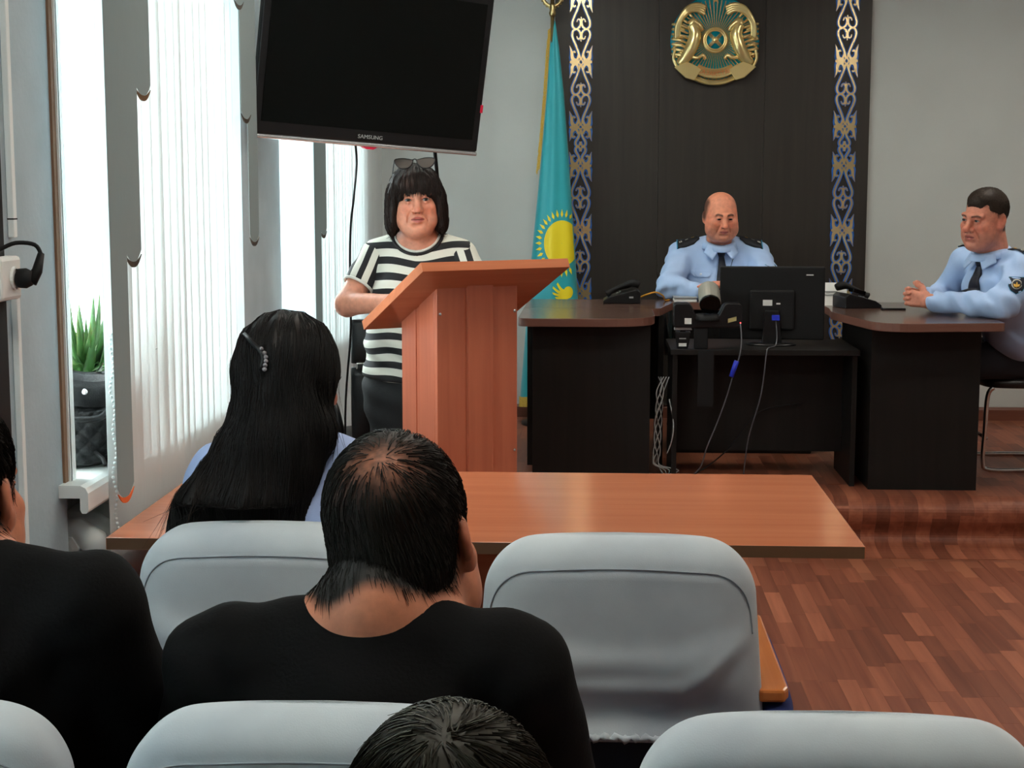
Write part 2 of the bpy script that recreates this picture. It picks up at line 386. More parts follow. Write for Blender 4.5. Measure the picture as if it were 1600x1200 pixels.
# ceiling lamps (the room's own light)
M['diffuser'] = mat('lamp_diffuser', lin(250, 246, 236), 0.5, emit=(1.0, 0.94, 0.83, 1), es=LAMP)
k = 0
for (lx, ly, where) in ((-.14, 1.9, 'above the audience chairs by the windows'), (2.16, 1.9, 'above the audience area away from the windows'), (-.14, 4.5, 'above the long table by the windows'), (2.16, 4.5, 'above the open floor away from the windows'),
                        (-.14, 7.1, 'above the platform by the windows'), (2.16, 7.1, 'above the platform away from the windows')):
    t = thing('ceiling_lamp', 'square white ceiling lamp panel ' + where, 'lamp', (lx, ly, CEIL), group='ceiling lamp panels')
    b = MB()
    for a in (-.3, .285): b.box(a, a + .015, -.3, .3, -.03, 0); b.box(-.285, .285, a, a + .015, -.03, 0)
    b.build('lamp_frame', M['pvc'], t, local=True)
    MB().box(-.285, .285, -.285, .285, -.022, -.012).build('diffuser', M['diffuser'], t, local=True)

# ------------------------------------------------------------------ vertical blinds
def slat_poly(w, z0, z1, drop):
    n = 8; bot = [(-w / 2 + w * i / n, z0 + drop * (2 * i / n - 1) ** 2) for i in range(n + 1)]
    return bot + [(w / 2, z1), (-w / 2, z1)]
def blind(name, label, y0, y1, greys):
    t = thing(name, label, 'blinds', (-1.16, (y0 + y1) / 2, 0.2), group='vertical blinds on the window wall')
    MB().box(-1.19, -1.13, y0 - .08, y1 + .08, 2.70, 2.75).build('head_rail', M['pvc'], t, bevel=.004)
    y = y0; i = 0
    while y < y1:
        a = R(rnd.choice([6, 9, 10, 14])); T = Matrix.Translation((-1.168, y, 0)) @ Matrix.Rotation(-a, 4, 'Z')
        s = MB().prism([(-.0445, .24), (.0445, .24), (.0445, 2.71), (-.0445, 2.71)], -.0006, .0006, axis=0, M=T).build('slat', M['blind'], t)
        y += rnd.choice([.070, .078, .078, .084])
    for (yc, z, tr) in greys:
        T = Matrix.Translation((-1.128 + .004 * (greys.index((yc, z, tr)) % 3), yc, 0)) @ Matrix.Rotation(-R(4), 4, 'Z')
        s = MB().prism(slat_poly(.106, z + .012, 2.71, .030), -.0006, .0006, axis=0, M=T).build('grey_slat', M['blind_grey'], t)
        n = 10; w = .106
        o1 = [(-w / 2 + w * i / n, z + .030 * abs(2 * i / n - 1) ** 2.2) for i in range(n + 1)]
        o2 = [(-w / 2 + w * i / n, z + .014 + .016 * abs(2 * i / n - 1) ** 2.2) for i in range(n, -1, -1)]
        MB().prism(o1 + o2, -.0014, .0014, axis=0, M=T).build('trim', M[tr], s)
    return t
b1 = blind('vertical_blind', 'white vertical blind nearest the camera, behind the seated long-haired woman', 3.74, 5.12,
           ((3.67, .79, 'orange_trim'), (3.777, 1.352, 'dark_trim'), (3.884, 1.757, 'brown_trim'), (5.00, 2.10, 'dark_trim'), (5.055, 1.748, 'dark_trim'), (5.125, 1.352, 'dark_trim')))
ch = MB()
for i in range(46): ch.ball((-1.152 + .004 * math.sin(i * .7), 3.668 + .006 * math.sin(i * .33), .68 + i * .0115), .0042, 6)
ch.build('bead_chain', M['radiator'], b1, smooth=True)
blind('vertical_blind', 'unseen closed white vertical blind added at the window beside the audience', .34, 2.24, ())  # out of view, put here to dim this window's light on the chairs
blind('vertical_blind', 'white vertical blind at the far window, beside the standing woman', 6.44, 8.50,
      ((6.36, .79, 'brown_trim'), (6.47, 1.333, 'dark_trim'), (6.58, 1.75, 'brown_trim')))

# ------------------------------------------------------------------ radiator, plug, plant and bag by the window
t = thing('radiator', 'white cast iron radiator under the near window sill', 'radiator', (-1.27, 4.3, .08))
for i in range(13):
    y = 3.70 + i * .098; s = MB()
    s.tube([(-1.345, y, .63), (-1.335, y, .66), (-1.30, y, .685), (-1.24, y, .688), (-1.205, y, .665), (-1.195, y, .63)], .036, 10)
    for xx in (-1.325, -1.215): s.tube([(xx, y, .65), (xx, y, .18)], .026, 10)
    s.tube([(-1.345, y, .17), (-1.27, y, .13), (-1.195, y, .17)], .034, 10)
    s.v = [(x - .018, yy, z + .02 if z > .1 else z) for x, yy, z in s.v]
    s.build('section', M['radiator'], t, smooth=True)
MB().tube([(-1.28, 3.76, (.675)), (-1.28, 4.95, (.675))], .032, 12).tube([(-1.28, 3.76, .16), (-1.28, 4.95, .16)], .03, 12).build('header_pipe', M['radiator'], t, smooth=True)
MB().lathe([(.030, 0), (.034, .012), (.034, .03), (.02, .034)], 6, Matrix.Translation((-1.28, 3.69, (.675))) @ Matrix.Rotation(R(90), 4, 'X')).build('end_plug', M['radiator'], t)
MB().box(-1.39, -1.20, 4.25, 4.29, .0, .14).box(-1.39, -1.20, 4.65, 4.69, .0, .14).build('bracket', M['radiator'], t)

t = thing('power_socket', 'white wall socket box on the pier at the left edge', 'socket', (XL, 3.185, 1.33))
MB().box(XL, XL + .05, 3.115, 3.230, 1.315, 1.405).build('box', M['white'], t, bevel=.008)
MB().lathe([(.024, 0), (.024, .006), (.02, .006), (.02, .002)], 18, Matrix.Translation((XL + .05, 3.185, 1.36)) @ Matrix.Rotation(R(90), 4, 'Y')).build('socket_face', M['white'], t)
t = thing('power_plug', 'black power plug with short curled cord in the wall socket', 'plug', (XL + .05, 3.185, 1.36))
MB().lathe([(.014, 0), (.02, .004), (.021, .02), (.015, .032)], 16, Matrix.Translation((XL + .056, 3.185, 1.36)) @ Matrix.Rotation(R(90), 4, 'Y')).tube([(XL + .082, 3.190, 1.352), (XL + .094, 3.200, 1.375), (XL + .098, 3.215, 1.41)], [.014, .011, .007], 10).build('plug_body', M['black_matte'], t, smooth=True)
MB().tube(spline([(XL + .098, 3.215, 1.408), (XL + .085, 3.215, 1.428), (XL + .05, 3.200, 1.432), (XL + .02, 3.175, 1.418), (XL + .012, 3.155, 1.425), (XL + .01, 3.150, 1.46)], 5), .0045, 8).build('cord', M['black_matte'], t, smooth=True)
t = thing('cable_channel', 'narrow white cable channel running up the pier at the left edge', 'cable channel', (XL, 3.30, .1))
MB().box(XL, XL + .014, 3.292, 3.312, 1.44, 2.88).box(XL, XL + .014, 3.292, 3.312, .12, 1.312).build('channel', M['pvc'], t, bevel=.002)
MB().box(XL + .0, XL + .0145, 3.291, 3.313, 1.478, 1.481).build('joint', M['black_matte'], t)
t = thing('dark_wall_strip', 'dark grey vertical strip beside the cable channel at the left edge', 'wall strip', (XL + .04, 3.15, .1))
MB().box(XL + .02, XL + .024, 3.12, 3.205, .9, 2.8).build('strip', M['black_matte'], t)
MB().box(XL + .0, XL + .03, 3.11, 3.21, 2.8, 2.83).build('rail', M['pvc'], t)

t = thing('handbag', 'black quilted leather bag standing on the near window sill', 'bag', (-1.309, 3.86, .854))
NQ = 160; P = []
for i in range(61):
    v = i / 60; z = .857 + .165 * v
    rr = (.090 + .022 * math.sin(math.pi * min(1, v * 1.15)) ** 0.7) * (1 if v > .06 else .80 + v / .06 * .2)
    row = []
    for j in range(NQ):
        a = 2 * math.pi * j / NQ; u = j / NQ * 32; w = v * 7.0
        q = max(abs(math.sin(math.pi * (u + w) / 2)), 0) * max(abs(math.sin(math.pi * (u - w) / 2)), 0)
        r_ = rr + (.0085 * q ** .45 if v < .86 else .003 * math.sin(a * 9)) - (.010 * max(0, v - .85) / .15)
        ca, sa = math.cos(a), math.sin(a); sq = (abs(ca) ** 2.6 + abs(sa) ** 2.6) ** (-1 / 2.6)
        row.append((-1.309 + r_ * 1.02 * sq * ca, 3.865 + r_ * 1.15 * sq * sa, z))
    P.append(row)
bm_ = MB().grid(P, wrap=True); bm_.f.append(tuple(range(NQ))[::-1]); bm_.mi.append(0)
bm_.build('body', M['leather'], t, smooth=True)
P = []
for i, (z, r_) in enumerate(((1.010, .098), (1.030, .104), (1.055, .106), (1.075, .104), (1.065, .092), (1.012, .085))):
    P.append([(-1.309 + r_ * .95 * math.cos(a) * (abs(math.cos(a)) ** 3 + abs(math.sin(a)) ** 3) ** (-1 / 3), 3.865 + r_ * 1.15 * math.sin(a) * (abs(math.cos(a)) ** 3 + abs(math.sin(a)) ** 3) ** (-1 / 3), z + .006 * math.sin(3 * a)) for a in [2 * math.pi * j / 48 for j in range(48)]])
MB().grid(P, wrap=True).build('collar', M['leather'], t, smooth=True)
for (dx, dy) in ((-.055, -.118), (.012, -.122), (.06, -.112)):
    MB().lathe([(.0045, 0), (.008, .001), (.008, .003), (.0045, .004)], 16, Matrix.Translation((-1.309 + dx, 3.865 + dy, 1.048)) @ Matrix.Rotation(R(90), 4, 'X')).build('eyelet', M['chrome'], t, smooth=True)
MB().tube(spline([(-1.379, 3.765, 1.045), (-1.364, 3.730, 1.02), (-1.304, 3.712, .992), (-1.234, 3.715, .985), (-1.199, 3.74, .992), (-1.189, 3.82, 1.03)], 6), .008, 10).build('handle', M['leather'], t, smooth=True)
MB().tube(spline([(-1.234, 3.76, .90), (-1.204, 3.735, .885), (-1.194, 3.72, .872)], 4), .005, 8).build('strap', M['leather'], t, smooth=True)

t = thing('aloe_plant', 'green aloe plant in a dark pot on the window sill behind the bag', 'plant', (-1.37, 4.12, .854))
MB().lathe([(.055, .855), (.075, 1.0), (.08, 1.0), (.08, 1.025), (.068, 1.025), (.06, 1.0)], 20, Matrix.Translation((-1.37, 4.12, 0))).build('pot', M['pot'], t, smooth=True)
for i in range(64):
    a = rnd.uniform(0, 2 * math.pi); el = rnd.uniform(.0, 1.35); L_ = rnd.uniform(.13, .24); w = rnd.uniform(.011, .018)
    d = Vector((math.cos(a), math.sin(a), 0)); base = Vector((-1.37, 4.12, 1.01)) + d * rnd.uniform(0, .04) + Vector((0, 0, rnd.uniform(0, .07)))
    n = 8; top = []; 
    side = Vector((-math.sin(a), math.cos(a), 0)); rows = []
    p = base.copy(); e = el
    for k in range(n + 1):
        s = k / n; ww = w * (1 - s ** 1.6) + .0006; dirv = d * math.cos(e) + Vector((0, 0, math.sin(e))); up_ = side.cross(dirv)
        rows.append([p + side * ww, p + up_ * ww * .25 - up_ * ww * .5, p - side * ww, p - up_ * ww * .55 * -1 * 0 - up_ * ww * .9])
        p = p + dirv * (L_ / n); e += rnd.uniform(-.02, .14) * (1 if el < .9 else .4)
    MB().grid(rows, wrap=True).build('leaf', M['leaf'], t, smooth=True)

# ------------------------------------------------------------------ wall panel, ornaments, emblem
t = thing('wall_panel', 'tall dark brown wooden panel behind the centre officer', 'wall panel', (.65, YB, PZ))
xs = [-.235, .35, .94, 1.525]
for a, c in zip(xs, xs[1:]): MB().box(a + .0008, c - .0008, YB - .025, YB, PZ + .076, CEIL).build('board', M['wenge_panel'], t)

def ribbon(b, pts, hw, y0, y1, n=5, sx=1, taper=None):
    pts = spline(pts, n); L_ = []; R_ = []
    for i, p in enumerate(pts):
        a = pts[max(i - 1, 0)]; c = pts[min(i + 1, len(pts) - 1)]; tx, tz = c[0] - a[0], c[1] - a[1]; l = math.hypot(tx, tz) or 1
        h = hw * (1 if not taper else taper(i / (len(pts) - 1)))
        L_.append((sx * (p[0] - tz / l * h), p[1] + tx / l * h)); R_.append((sx * (p[0] + tz / l * h), p[1] - tx / l * h))
    for i in range(len(pts) - 1):
        q = [L_[i], L_[i + 1], R_[i + 1], R_[i]]
        vs = [(x, y1, z) for x, z in q] + [(x, y0, z) for x, z in q]
        b.add(vs, [(0, 1, 2, 3), (7, 6, 5, 4), (0, 4, 5, 1), (2, 6, 7, 3)])
def motif(small, flip, grow):
    """half a cell: v runs from a knot (0) to the junction (1), width unit .060 m"""
    b = MB(); H = .054 * 2 if small else .092; H = (.108 if small else .182) / (1 if not small else 1) * (1 if not small else 1)
    H = .107 / 1.0 if small else .181; sg = -1 if not flip else 1; W = .058; hw = .0050 + grow
    ya, yb = (-.030, -.034) if not grow else (-.026, -.030)
    S = lambda pts: [(p[0] * W, sg * p[1] * H) for p in pts]
    for sx in (-1, 1):
        if small:
            ribbon(b, S([(.03, .10), (.16, .45), (.46, .75), (.44, .92), (.2, .98), (.08, .9), (0.0, .74)]), hw, ya, yb, 4, sx)
            wing = [(1.08, .72), (.98, .40), (1.0, .10)]
        else:
            ribbon(b, S([(.04, .08), (.32, .36), (.76, .70), (.86, .84), (.76, .95), (.5, 1.0), (.24, .96), (.08, .88), (.03, .78)]), hw, ya, yb, 4, sx)
            ribbon(b, S([(.02, .80), (.16, .70), (.34, .72), (.42, .79)]), hw * .9, ya, yb, 3, sx, lambda s: 1.0 - .5 * s)
            ribbon(b, S([(.0, .86), (.0, .62)]), hw * .9, ya, yb, 3, sx, lambda s: 1.3 - .9 * s)
            wing = [(1.10, .50), (.98, .30), (.98, .08)]
        k = .62 if small else 1.0; m = 1.6 if small else 1.0
        ribbon(b, S([(wing[0][0], wing[0][1]), (.90, wing[1][1]), (.84, .14 * m), (.66, .06 * m), (.44, .06 * m), (.30, .13 * m), (.22, .22 * m)][::-1]), hw * 1.0, ya, yb, 4, sx, lambda s: (1.0 + 1.1 * math.sin(math.pi * min(1, s * 1.0)) ** 2) * (1 if s < .85 else max(.15, (1 - s) / .15)))
        ribbon(b, S([(.84, .16 * m), (.82, .27 * m), (.66, .32 * m), (.54, .28 * m)]), hw * .95, ya, yb, 3, sx, lambda s: 1.1 - .3 * s)
        ribbon(b, S([(.16, .0), (.5, .03), (.82, .0), (1.04, .02)]), hw * 1.1, ya, yb, 3, sx, lambda s: 1.0 + .4 * s)
        ribbon(b, S([(.03, .09), (.2, .02), (.26, 0)]), hw * .8, ya, yb, 3, sx)
    return b
MOT = {}
for sm in (0, 1):
    for fp in (0, 1):
        for gr in (0, 1):
            o = motif(sm, fp, gr * .0052).build('scroll' if not gr else 'outline', M['gold_scroll'] if not gr else M['blue_print']); MOT[(sm, fp, gr)] = o.data; bpy.data.objects.remove(o)
for (xc, who) in ((-.088, 'beside the teal flag'), (1.388, 'at the plain grey wall side')):
    t = thing('ornament_strip', 'gold and blue scrollwork strip on the dark panel ' + who, 'ornament', (xc, YB - .025, .55), group='scrollwork strips on the dark panel')
    # knots from top to bottom; B = big cell, S = small cell between neighbours
    z = 2.60 + .214
    for cell in 'SBBSBBBS':
        H = .107 if cell == 'S' else .181
        for fp, zz in ((0, z), (1, z - 2 * H)):
            for gr in (1, 0):
                o = bpy.data.objects.new('scroll' if not gr else 'outline', MOT[(cell == 'S', fp, gr)]); col.objects.link(o); o.parent = t
                o.location = (0, 0.025 if 0 else .0 + .022, zz - .55)
        z -= 2 * H

t = thing('state_emblem', 'round gold and turquoise emblem with winged horses and ribbon on the dark panel', 'emblem', (.657, YB - .025, 2.10))
EM = Matrix.Translation((.657, YB - .028, 2.352)) @ Matrix.Rotation(R(90), 4, 'X')       # local x right, y up, z towards the room
S = .247
def E3(x, y, z): return EM @ Vector((x * S, y * S, z * S))
b = MB(); n = 64
b.lathe([(.97 * S, 0), (1.0 * S, .03 * S), (.97 * S, .07 * S), (.90 * S, .08 * S), (0.001, .09 * S)], n, EM); b.build('disc', M['emblem_blue'], t, smooth=True)
for i in range(60):
    a = 2 * math.pi * (i + .5) / 60; c, s = math.cos(a), math.sin(a); l = .90
    vs = [E3(c * .26 - s * .004, s * .26 + c * .004, .15), E3(c * .26 + s * .004, s * .26 - c * .004, .15), E3(c * l + s * .007, s * l - c * .007, .13), E3(c * l - s * .007, s * l + c * .007, .13),
          E3(c * .26 - s * .005, s * .26 + c * .005, .085), E3(c * .26 + s * .005, s * .26 - c * .005, .085), E3(c * l + s * .012, s * l - c * .012, .085), E3(c * l - s * .012, s * l + c * .012, .085)]
    MB().add(vs, [(0, 1, 2, 3), (0, 4, 5, 1), (1, 5, 6, 2), (2, 6, 7, 3), (3, 7, 4, 0)]).build('ray', M['gold'], t)
b = MB()
def ring(R0, r, z):
    P = [[E3((R0 + r * math.cos(q)) * math.cos(a), (R0 + r * math.cos(q)) * math.sin(a), z + r * math.sin(q)) for q in [2 * math.pi * k / 10 for k in range(10)]] for a in [2 * math.pi * k / 40 for k in range(41)]]
    b.grid(P, wrap=True)
ring(.255, .035, .16); ring(.215, .022, .19)
b.build('centre_ring', M['gold'], t, smooth=True)
MB().lathe([(.21 * S, .12 * S), (.2 * S, .16 * S), (.001, .17 * S)], 32, EM).build('centre_disc', M['emblem_blue'], t, smooth=True)
b = MB(); b.ball(E3(0, 0, .18), .075 * S)
for a in (45, 135):
    c, s = math.cos(R(a)), math.sin(R(a))
    for o_ in (-.025, 0, .025): b.tube([E3(-c * .2 - s * o_, -s * .2 + c * o_, .18), E3(-s * o_, c * o_, .215), E3(c * .2 - s * o_, s * .2 + c * o_, .18)], .009 * S, 6)
b.build('centre_cross', M['gold'], t, smooth=True)
for sx in (-1, 1):
    # winged horse: curling wing feathers, neck, head, mane and foreleg
    w = MB()
    for k in range(6):
        q = k / 5.; r0 = .30 + .34 * q
        pts = [(sx * (.88 - .10 * q), .02 + .06 * q, .20), (sx * (.86 - .10 * q), .34 + .05 * q, .23), (sx * (.66 - .06 * q), .68 - .12 * q, .25), (sx * (.42), .78 - .22 * q, .24), (sx * (.22 + .06 * q), .72 - .26 * q, .20)]
        if k < 4: w.tube(spline([E3(*p) for p in pts], 5), [(.055 - .03 * abs(i / 20 - .5)) * S for i in range(21)], 8)
    for k in range(7):
        y_ = .36 - .11 * k; w.tube(spline([E3(sx * .97, y_, .12), E3(sx * .80, y_ - .03, .20), E3(sx * .62, y_ - .10, .20)], 4), [.03 * S, .034 * S, .036 * S, .036 * S, .034 * S, .032 * S, .03 * S, .026 * S, .02 * S], 6)
    for k in range(9):
        a_ = R(42 - 13 * k); r_ = .93; c_, s_ = math.cos(a_), math.sin(a_)
        w.tube(spline([E3(sx * c_ * .97, s_ * .97, .10), E3(sx * (c_ * .86 - s_ * .04), s_ * .86 + c_ * .04, .17), E3(sx * (c_ * .72 - s_ * .02), s_ * .72 + c_ * .02, .20)], 3), [.016 * S, .026 * S, .034 * S, .038 * S, .036 * S, .03 * S, .02 * S], 6)
        w.ball(tuple(E3(sx * c_ * .93, s_ * .93, .14)), .030 * S, 8)
    w.build('wing', M['gold'], t, smooth=True)
    h = MB()
    h.tube(spline([E3(sx * .80, -.52, .16), E3(sx * .66, -.38, .22), E3(sx * .52, -.12, .26), E3(sx * .46, .14, .26), E3(sx * .54, .34, .26)], 5), [(.10 + .05 * math.sin(i / 20 * 3.0)) * S for i in range(21)], 10)
    h.tube(spline([E3(sx * .54, .34, .26), E3(sx * .50, .40, .29), E3(sx * .36, .30, .29), E3(sx * .30, .20, .26)], 4), [.10 * S, .1 * S, .095 * S, .09 * S, .085 * S, .08 * S, .07 * S, .065 * S, .06 * S, .055 * S, .05 * S, .045 * S, .04 * S], 8)
    h.tube(spline([E3(sx * .56, -.36, .22), E3(sx * .40, -.40, .26), E3(sx * .28, -.34, .24), E3(sx * .22, -.42, .2)], 4), .04 * S, 8)
    h.tube([E3(sx * .50, .42, .27), E3(sx * .49, .52, .26)], [.03 * S, .008 * S], 6)
    h.tube(spline([E3(sx * .90, -.20, .18), E3(sx * .93, -.42, .16), E3(sx * .82, -.62, .16), E3(sx * .72, -.70, .14)], 4), [.035 * S] * 13, 8)
    h.build('horse', M['gold'], t, smooth=True)
b = MB()
def arc_band(a0, a1, r0, r1, z0, z1, n=20):
    A = [R(a0 + (a1 - a0) * i / n) for i in range(n + 1)]
    P = []
    for a in A:
        c, s = math.cos(a), math.sin(a); rr = [(r0, z0), (r0, z1), (r0 + .02, z1 + .03), ((r0 + r1) / 2, z1 + .01), (r1 - .02, z1 + .03), (r1, z1), (r1, z0)]
        P.append([E3(c * r, s * r, z) for r, z in rr])
    b.grid(P); b.add(P[0], [tuple(range(7))]); b.add(P[-1], [tuple(range(7))[::-1]])
arc_band(-124, -56, .64, .86, .10, .24); arc_band(-121, -59, .88, 1.0, .05, .16)
b.build('ribbon', M['gold'], t)
for sx in (-1, 1):
    MB().prism([(sx * .92, -.60), (sx * .62, -.48), (sx * .42, -.58), (sx * .30, -.66), (sx * .40, -.80), (sx * .46, -.90), (sx * .66, -.84)][:: (1 if sx < 0 else -1)], .04, .30, M=EM @ Matrix.Diagonal((S, S, S, 1))).build('ribbon_end', M['gold'], t, bevel=.004)
word = 'ҚАЗАҚСТАН'
M['gold_dark'] = mat('emblem_letters', lin(168, 96, 50), 0.3, metal=0.8)
for i, ch_ in enumerate(word):
    a = R(-90 + (i - (len(word) - 1) / 2) * 6.6); Mx = EM @ Matrix.Diagonal((S, S, S, 1)) @ Matrix.Translation((math.cos(a) * .76, math.sin(a) * .76, .262)) @ Matrix.Rotation(a + R(90), 4, 'Z')
    o = text_mesh(ch_, .13, wmat(t).inverted() @ Mx, M['gold_dark'], t, 'letter', .012)
b = MB()
for k in range(5):
    a = R(90 + 72 * k)
b.prism([((.10 if k % 2 == 0 else .042) * math.sin(math.pi * k / 5), .90 + (.10 if k % 2 == 0 else .042) * math.cos(math.pi * k / 5)) for k in range(10)][::-1], .08, .2, M=EM @ Matrix.Diagonal((S, S, S, 1)))
b.build('star', M['gold'], t)

# ------------------------------------------------------------------ flag
t = thing('flag', 'turquoise flag with yellow sun and gold fringe hanging on a pole beside the dark panel', 'flag', (-.24, 8.72, PZ))
FZ0, FZ1 = .40, 2.44; FY = 8.72
def fl_edges(z):
    zs = [.40, .59, 1.16, 1.69, 2.05, 2.30, 2.44]; l = [-.418, -.402, -.356, -.304, -.272, -.256, -.243]; r = [-.06, -.075, -.112, -.150, -.178, -.206, -.226]
    return float(np.interp(z, zs, l)), float(np.interp(z, zs, r))
def fl_front(x, z):
    l, r = fl_edges(z); c = (l + r) / 2; w = (r - l) / 2; u = max(-1, min(1, (x - c) / w))
    return FY - w * .62 * math.sqrt(max(0, 1 - u * u)) - .008 * (w / .15) * math.sin(u * 7 + 1.2 + z * .6) * (1 - u * u)
P = []
for i in range(61):
    z = FZ0 + (FZ1 - FZ0) * i / 60; l, r = fl_edges(z); c = (l + r) / 2; w = (r - l) / 2; row = []
    for j in range(40):
        u = -1 + 2 * j / 39; u = math.sin(u * math.pi / 2); row.append((c + u * w, fl_front(c + u * w, z), z + (.03 * u * (FZ1 - z) / 2)))
    for j in range(1, 39):
        u = 1 - 2 * j / 39; u = math.sin(u * math.pi / 2); row.append((c + u * w, FY + w * .45 * math.sqrt(max(0, 1 - u * u)) + .012 * (w / .15) * math.sin(u * 8), z + (.03 * u * (FZ1 - z) / 2)))
    P.append(row)
fm = MB().grid(P, wrap=True); fm.f.append(tuple(range(60 * 78, 61 * 78))); fm.mi.append(0)
cloth = fm.build('cloth', M['teal'], t, smooth=True)
def fpt(x, z, d=.004):
    return (x, fl_front(x, z) - d, z)
def fan(b, cx, cz, poly, rings=6):
    n = len(poly); P = [[fpt(cx + (px_ - cx) * k / rings, cz + (pz_ - cz) * k / rings) for px_, pz_ in poly] for k in range(0, rings + 1)]
    P[0] = [fpt(cx + (p[0] - cx) * .01, cz + (p[1] - cz) * .01) for p in poly]; b.grid(P, wrap=True)
def clampx(x, z): return min(x, fl_edges(z)[1] - .004)
scx, scz, sr = -.185, 1.235, .098
b = MB(); fan(b, scx, scz, [(clampx(scx + sr * math.cos(a), scz + sr * 1.28 * math.sin(a)), scz + sr * 1.28 * math.sin(a)) for a in [2 * math.pi * k / 48 for k in range(48)]], 10); b.build('sun_disc', M['yellow'], t, smooth=True)
for k in range(32):
    a = 2 * math.pi * k / 32; c, s = math.cos(a), math.sin(a); r0, r1, rm = 1.13, 1.50, 1.26
    pol = [(r0, 0), (rm, .075), (r1, 0), (rm, -.075)]
    pol = [(scx + sr * (c * p - s * q), scz + sr * 1.28 * (s * p + c * q)) for p, q in pol]
    if max(p[0] for p in pol) < fl_edges(scz)[1] - .004:
        b = MB(); cx_ = sum(p[0] for p in pol) / 4; cz_ = sum(p[1] for p in pol) / 4; fan(b, cx_, cz_, pol, 2); b.build('sun_ray', M['yellow'], t)
for k in range(6):
    a0 = R(148 + k * 21); x0, z0 = -.150, .965; L_ = (.078, .088, .084, .074, .062, .050)[k]
    pl = spline([(x0 + .012 * math.cos(a0), z0 + .012 * math.sin(a0)), (x0 + L_ * .55 * math.cos(a0) , z0 + L_ * .55 * math.sin(a0) - .008), (x0 + L_ * math.cos(a0 - .15), z0 + L_ * math.sin(a0 - .15))], 4)
    b = MB(); rows = []
    for i, p in enumerate(pl):
        w_ = .0090 * (1 - .55 * abs(i / (len(pl) - 1) - .35)); q_ = a0 + R(90); rows.append([fpt(p[0] + w_ * math.cos(q_), p[1] + w_ * math.sin(q_)), fpt(p[0] - w_ * math.cos(q_), p[1] - w_ * math.sin(q_))])
    b.grid(rows); b.build('eagle_feather', M['yellow'], t, smooth=True)
b = MB(); fan(b, -.148, .965, [(-.148 + .026 * math.cos(q), .965 + .034 * math.sin(q)) for q in [2 * math.pi * k / 16 for k in range(16)]], 3); b.build('eagle_body', M['yellow'], t, smooth=True)
MB().tube([(-.24, FY, PZ + .03), (-.242, FY, 2.62)], .011, 12).build('pole', M['brass'], t, smooth=True)
b = MB(); P = [[(-.242 + (.055 + .010 * math.cos(q)) * math.cos(a), FY + .010 * math.sin(q), 2.585 + (.068 + .010 * math.cos(q)) * math.sin(a)) for q in [2 * math.pi * k / 8 for k in range(8)]] for a in [2 * math.pi * k / 36 for k in range(37)]]
b.grid(P, wrap=True); b.lathe([(.012, 2.46), (.02, 2.48), (.014, 2.50), (.018, 2.52), (.01, 2.54)], 12, Matrix.Translation((-.242, FY, 0)))
for k in range(24): b.ball((-.242 + .064 * math.cos(k / 24 * 6.283), FY, 2.585 + .077 * math.sin(k / 24 * 6.283)), .006, 6)
b.build('finial', M['brass'], t, smooth=True)
b = MB()
for i in range(90):
    z = 2.40 - i * .0085; l, _ = fl_edges(z); b.tube([(l - .001, FY, z + .004), (l - .014 - .004 * rnd.random(), FY - .004, z - .012), (l - .016 - .004 * rnd.random(), FY - .004, z - .032)], .0028, 4)
l, r = fl_edges(.40)
for i in range(70):
    u = -1 + 2 * i / 69; us = math.sin(u * math.pi / 2); x = (l + r) / 2 + us * (r - l) / 2; zz = .40 + .03 * us
    b.tube([(x, fl_front(x, .40) - .002, zz + .006), (x + rnd.uniform(-.004, .004), fl_front(x, .40) - .006, zz - .05)], .0035, 4)
b.build('fringe', M['gold_cloth'], t); t.children[-1]['kind'] = 'stuff'
MB().lathe([(.17, PZ), (.17, PZ + .015), (.10, PZ + .03), (.03, PZ + .06), (.02, PZ + .10), (.012, PZ + .12)], 32, Matrix.Translation((-.24, FY, 0))).build('stand', M['black'], t, smooth=True)
TQ = [0.6445, 0.1314, 0.0595, -1.2147, 1.7354]
# ------------------------------------------------------------------ television
TVM = Matrix.Rotation(TQ[0], 4, 'Z') @ Matrix.Rotation(TQ[1], 4, 'X') @ Matrix.Rotation(TQ[2], 4, 'Y')
t = thing('television', 'large black flat television tilted down from the window wall', 'television', (TQ[3], 5.55, TQ[4]), rot=TVM.to_euler())
MB().box(0, .95, 0, .030, 0, .585).box(.2, .75, .030, .065, .1, .48).build('case', M['black'], t, local=True, bevel=.006)
MB().box(.03, .92, -.003, .001, .045, .555).build('screen', M['screen'], t, local=True)
MB().box(.0, .95, -.004, .034, -.016, -.0005).build('silver_trim', M['silver'], t, local=True, bevel=.005)
MB().prism([(.445, -.016), (.505, -.016), (.49, -.024), (.46, -.024)], -.006, .02, axis=1).build('standby_light', M['red'], t, local=True)
text_mesh('SAMSUNG', .020, Matrix.Translation((.475, -.0015, .020)) @ Matrix.Rotation(R(90), 4, 'X'), M['grey_txt'], t, 'maker_lettering', .0006, (1.15, 1))
MB().box(.942, .953, -.002, .02, .15, .18).build('red_sticker', M['red'], t, local=True)
iv = TVM.inverted()
MB().tube([(.48, .075, .3), (.36, .16, .34), (.27, .36, .36)], .022, 10).box(.32, .64, .062, .08, .15, .43).build('bracket', M['black_matte'], t, local=True)
TW = Matrix.Translation((TQ[3], 5.55, TQ[4])) @ TVM
a = TW @ Vector((.432, .03, -.006)); c = TW @ Vector((.775, .03, -.006))
t = thing('tv_cable', 'thin black cable hanging from the television in front of the far blind', 'cable', (a.x, a.y, .5))
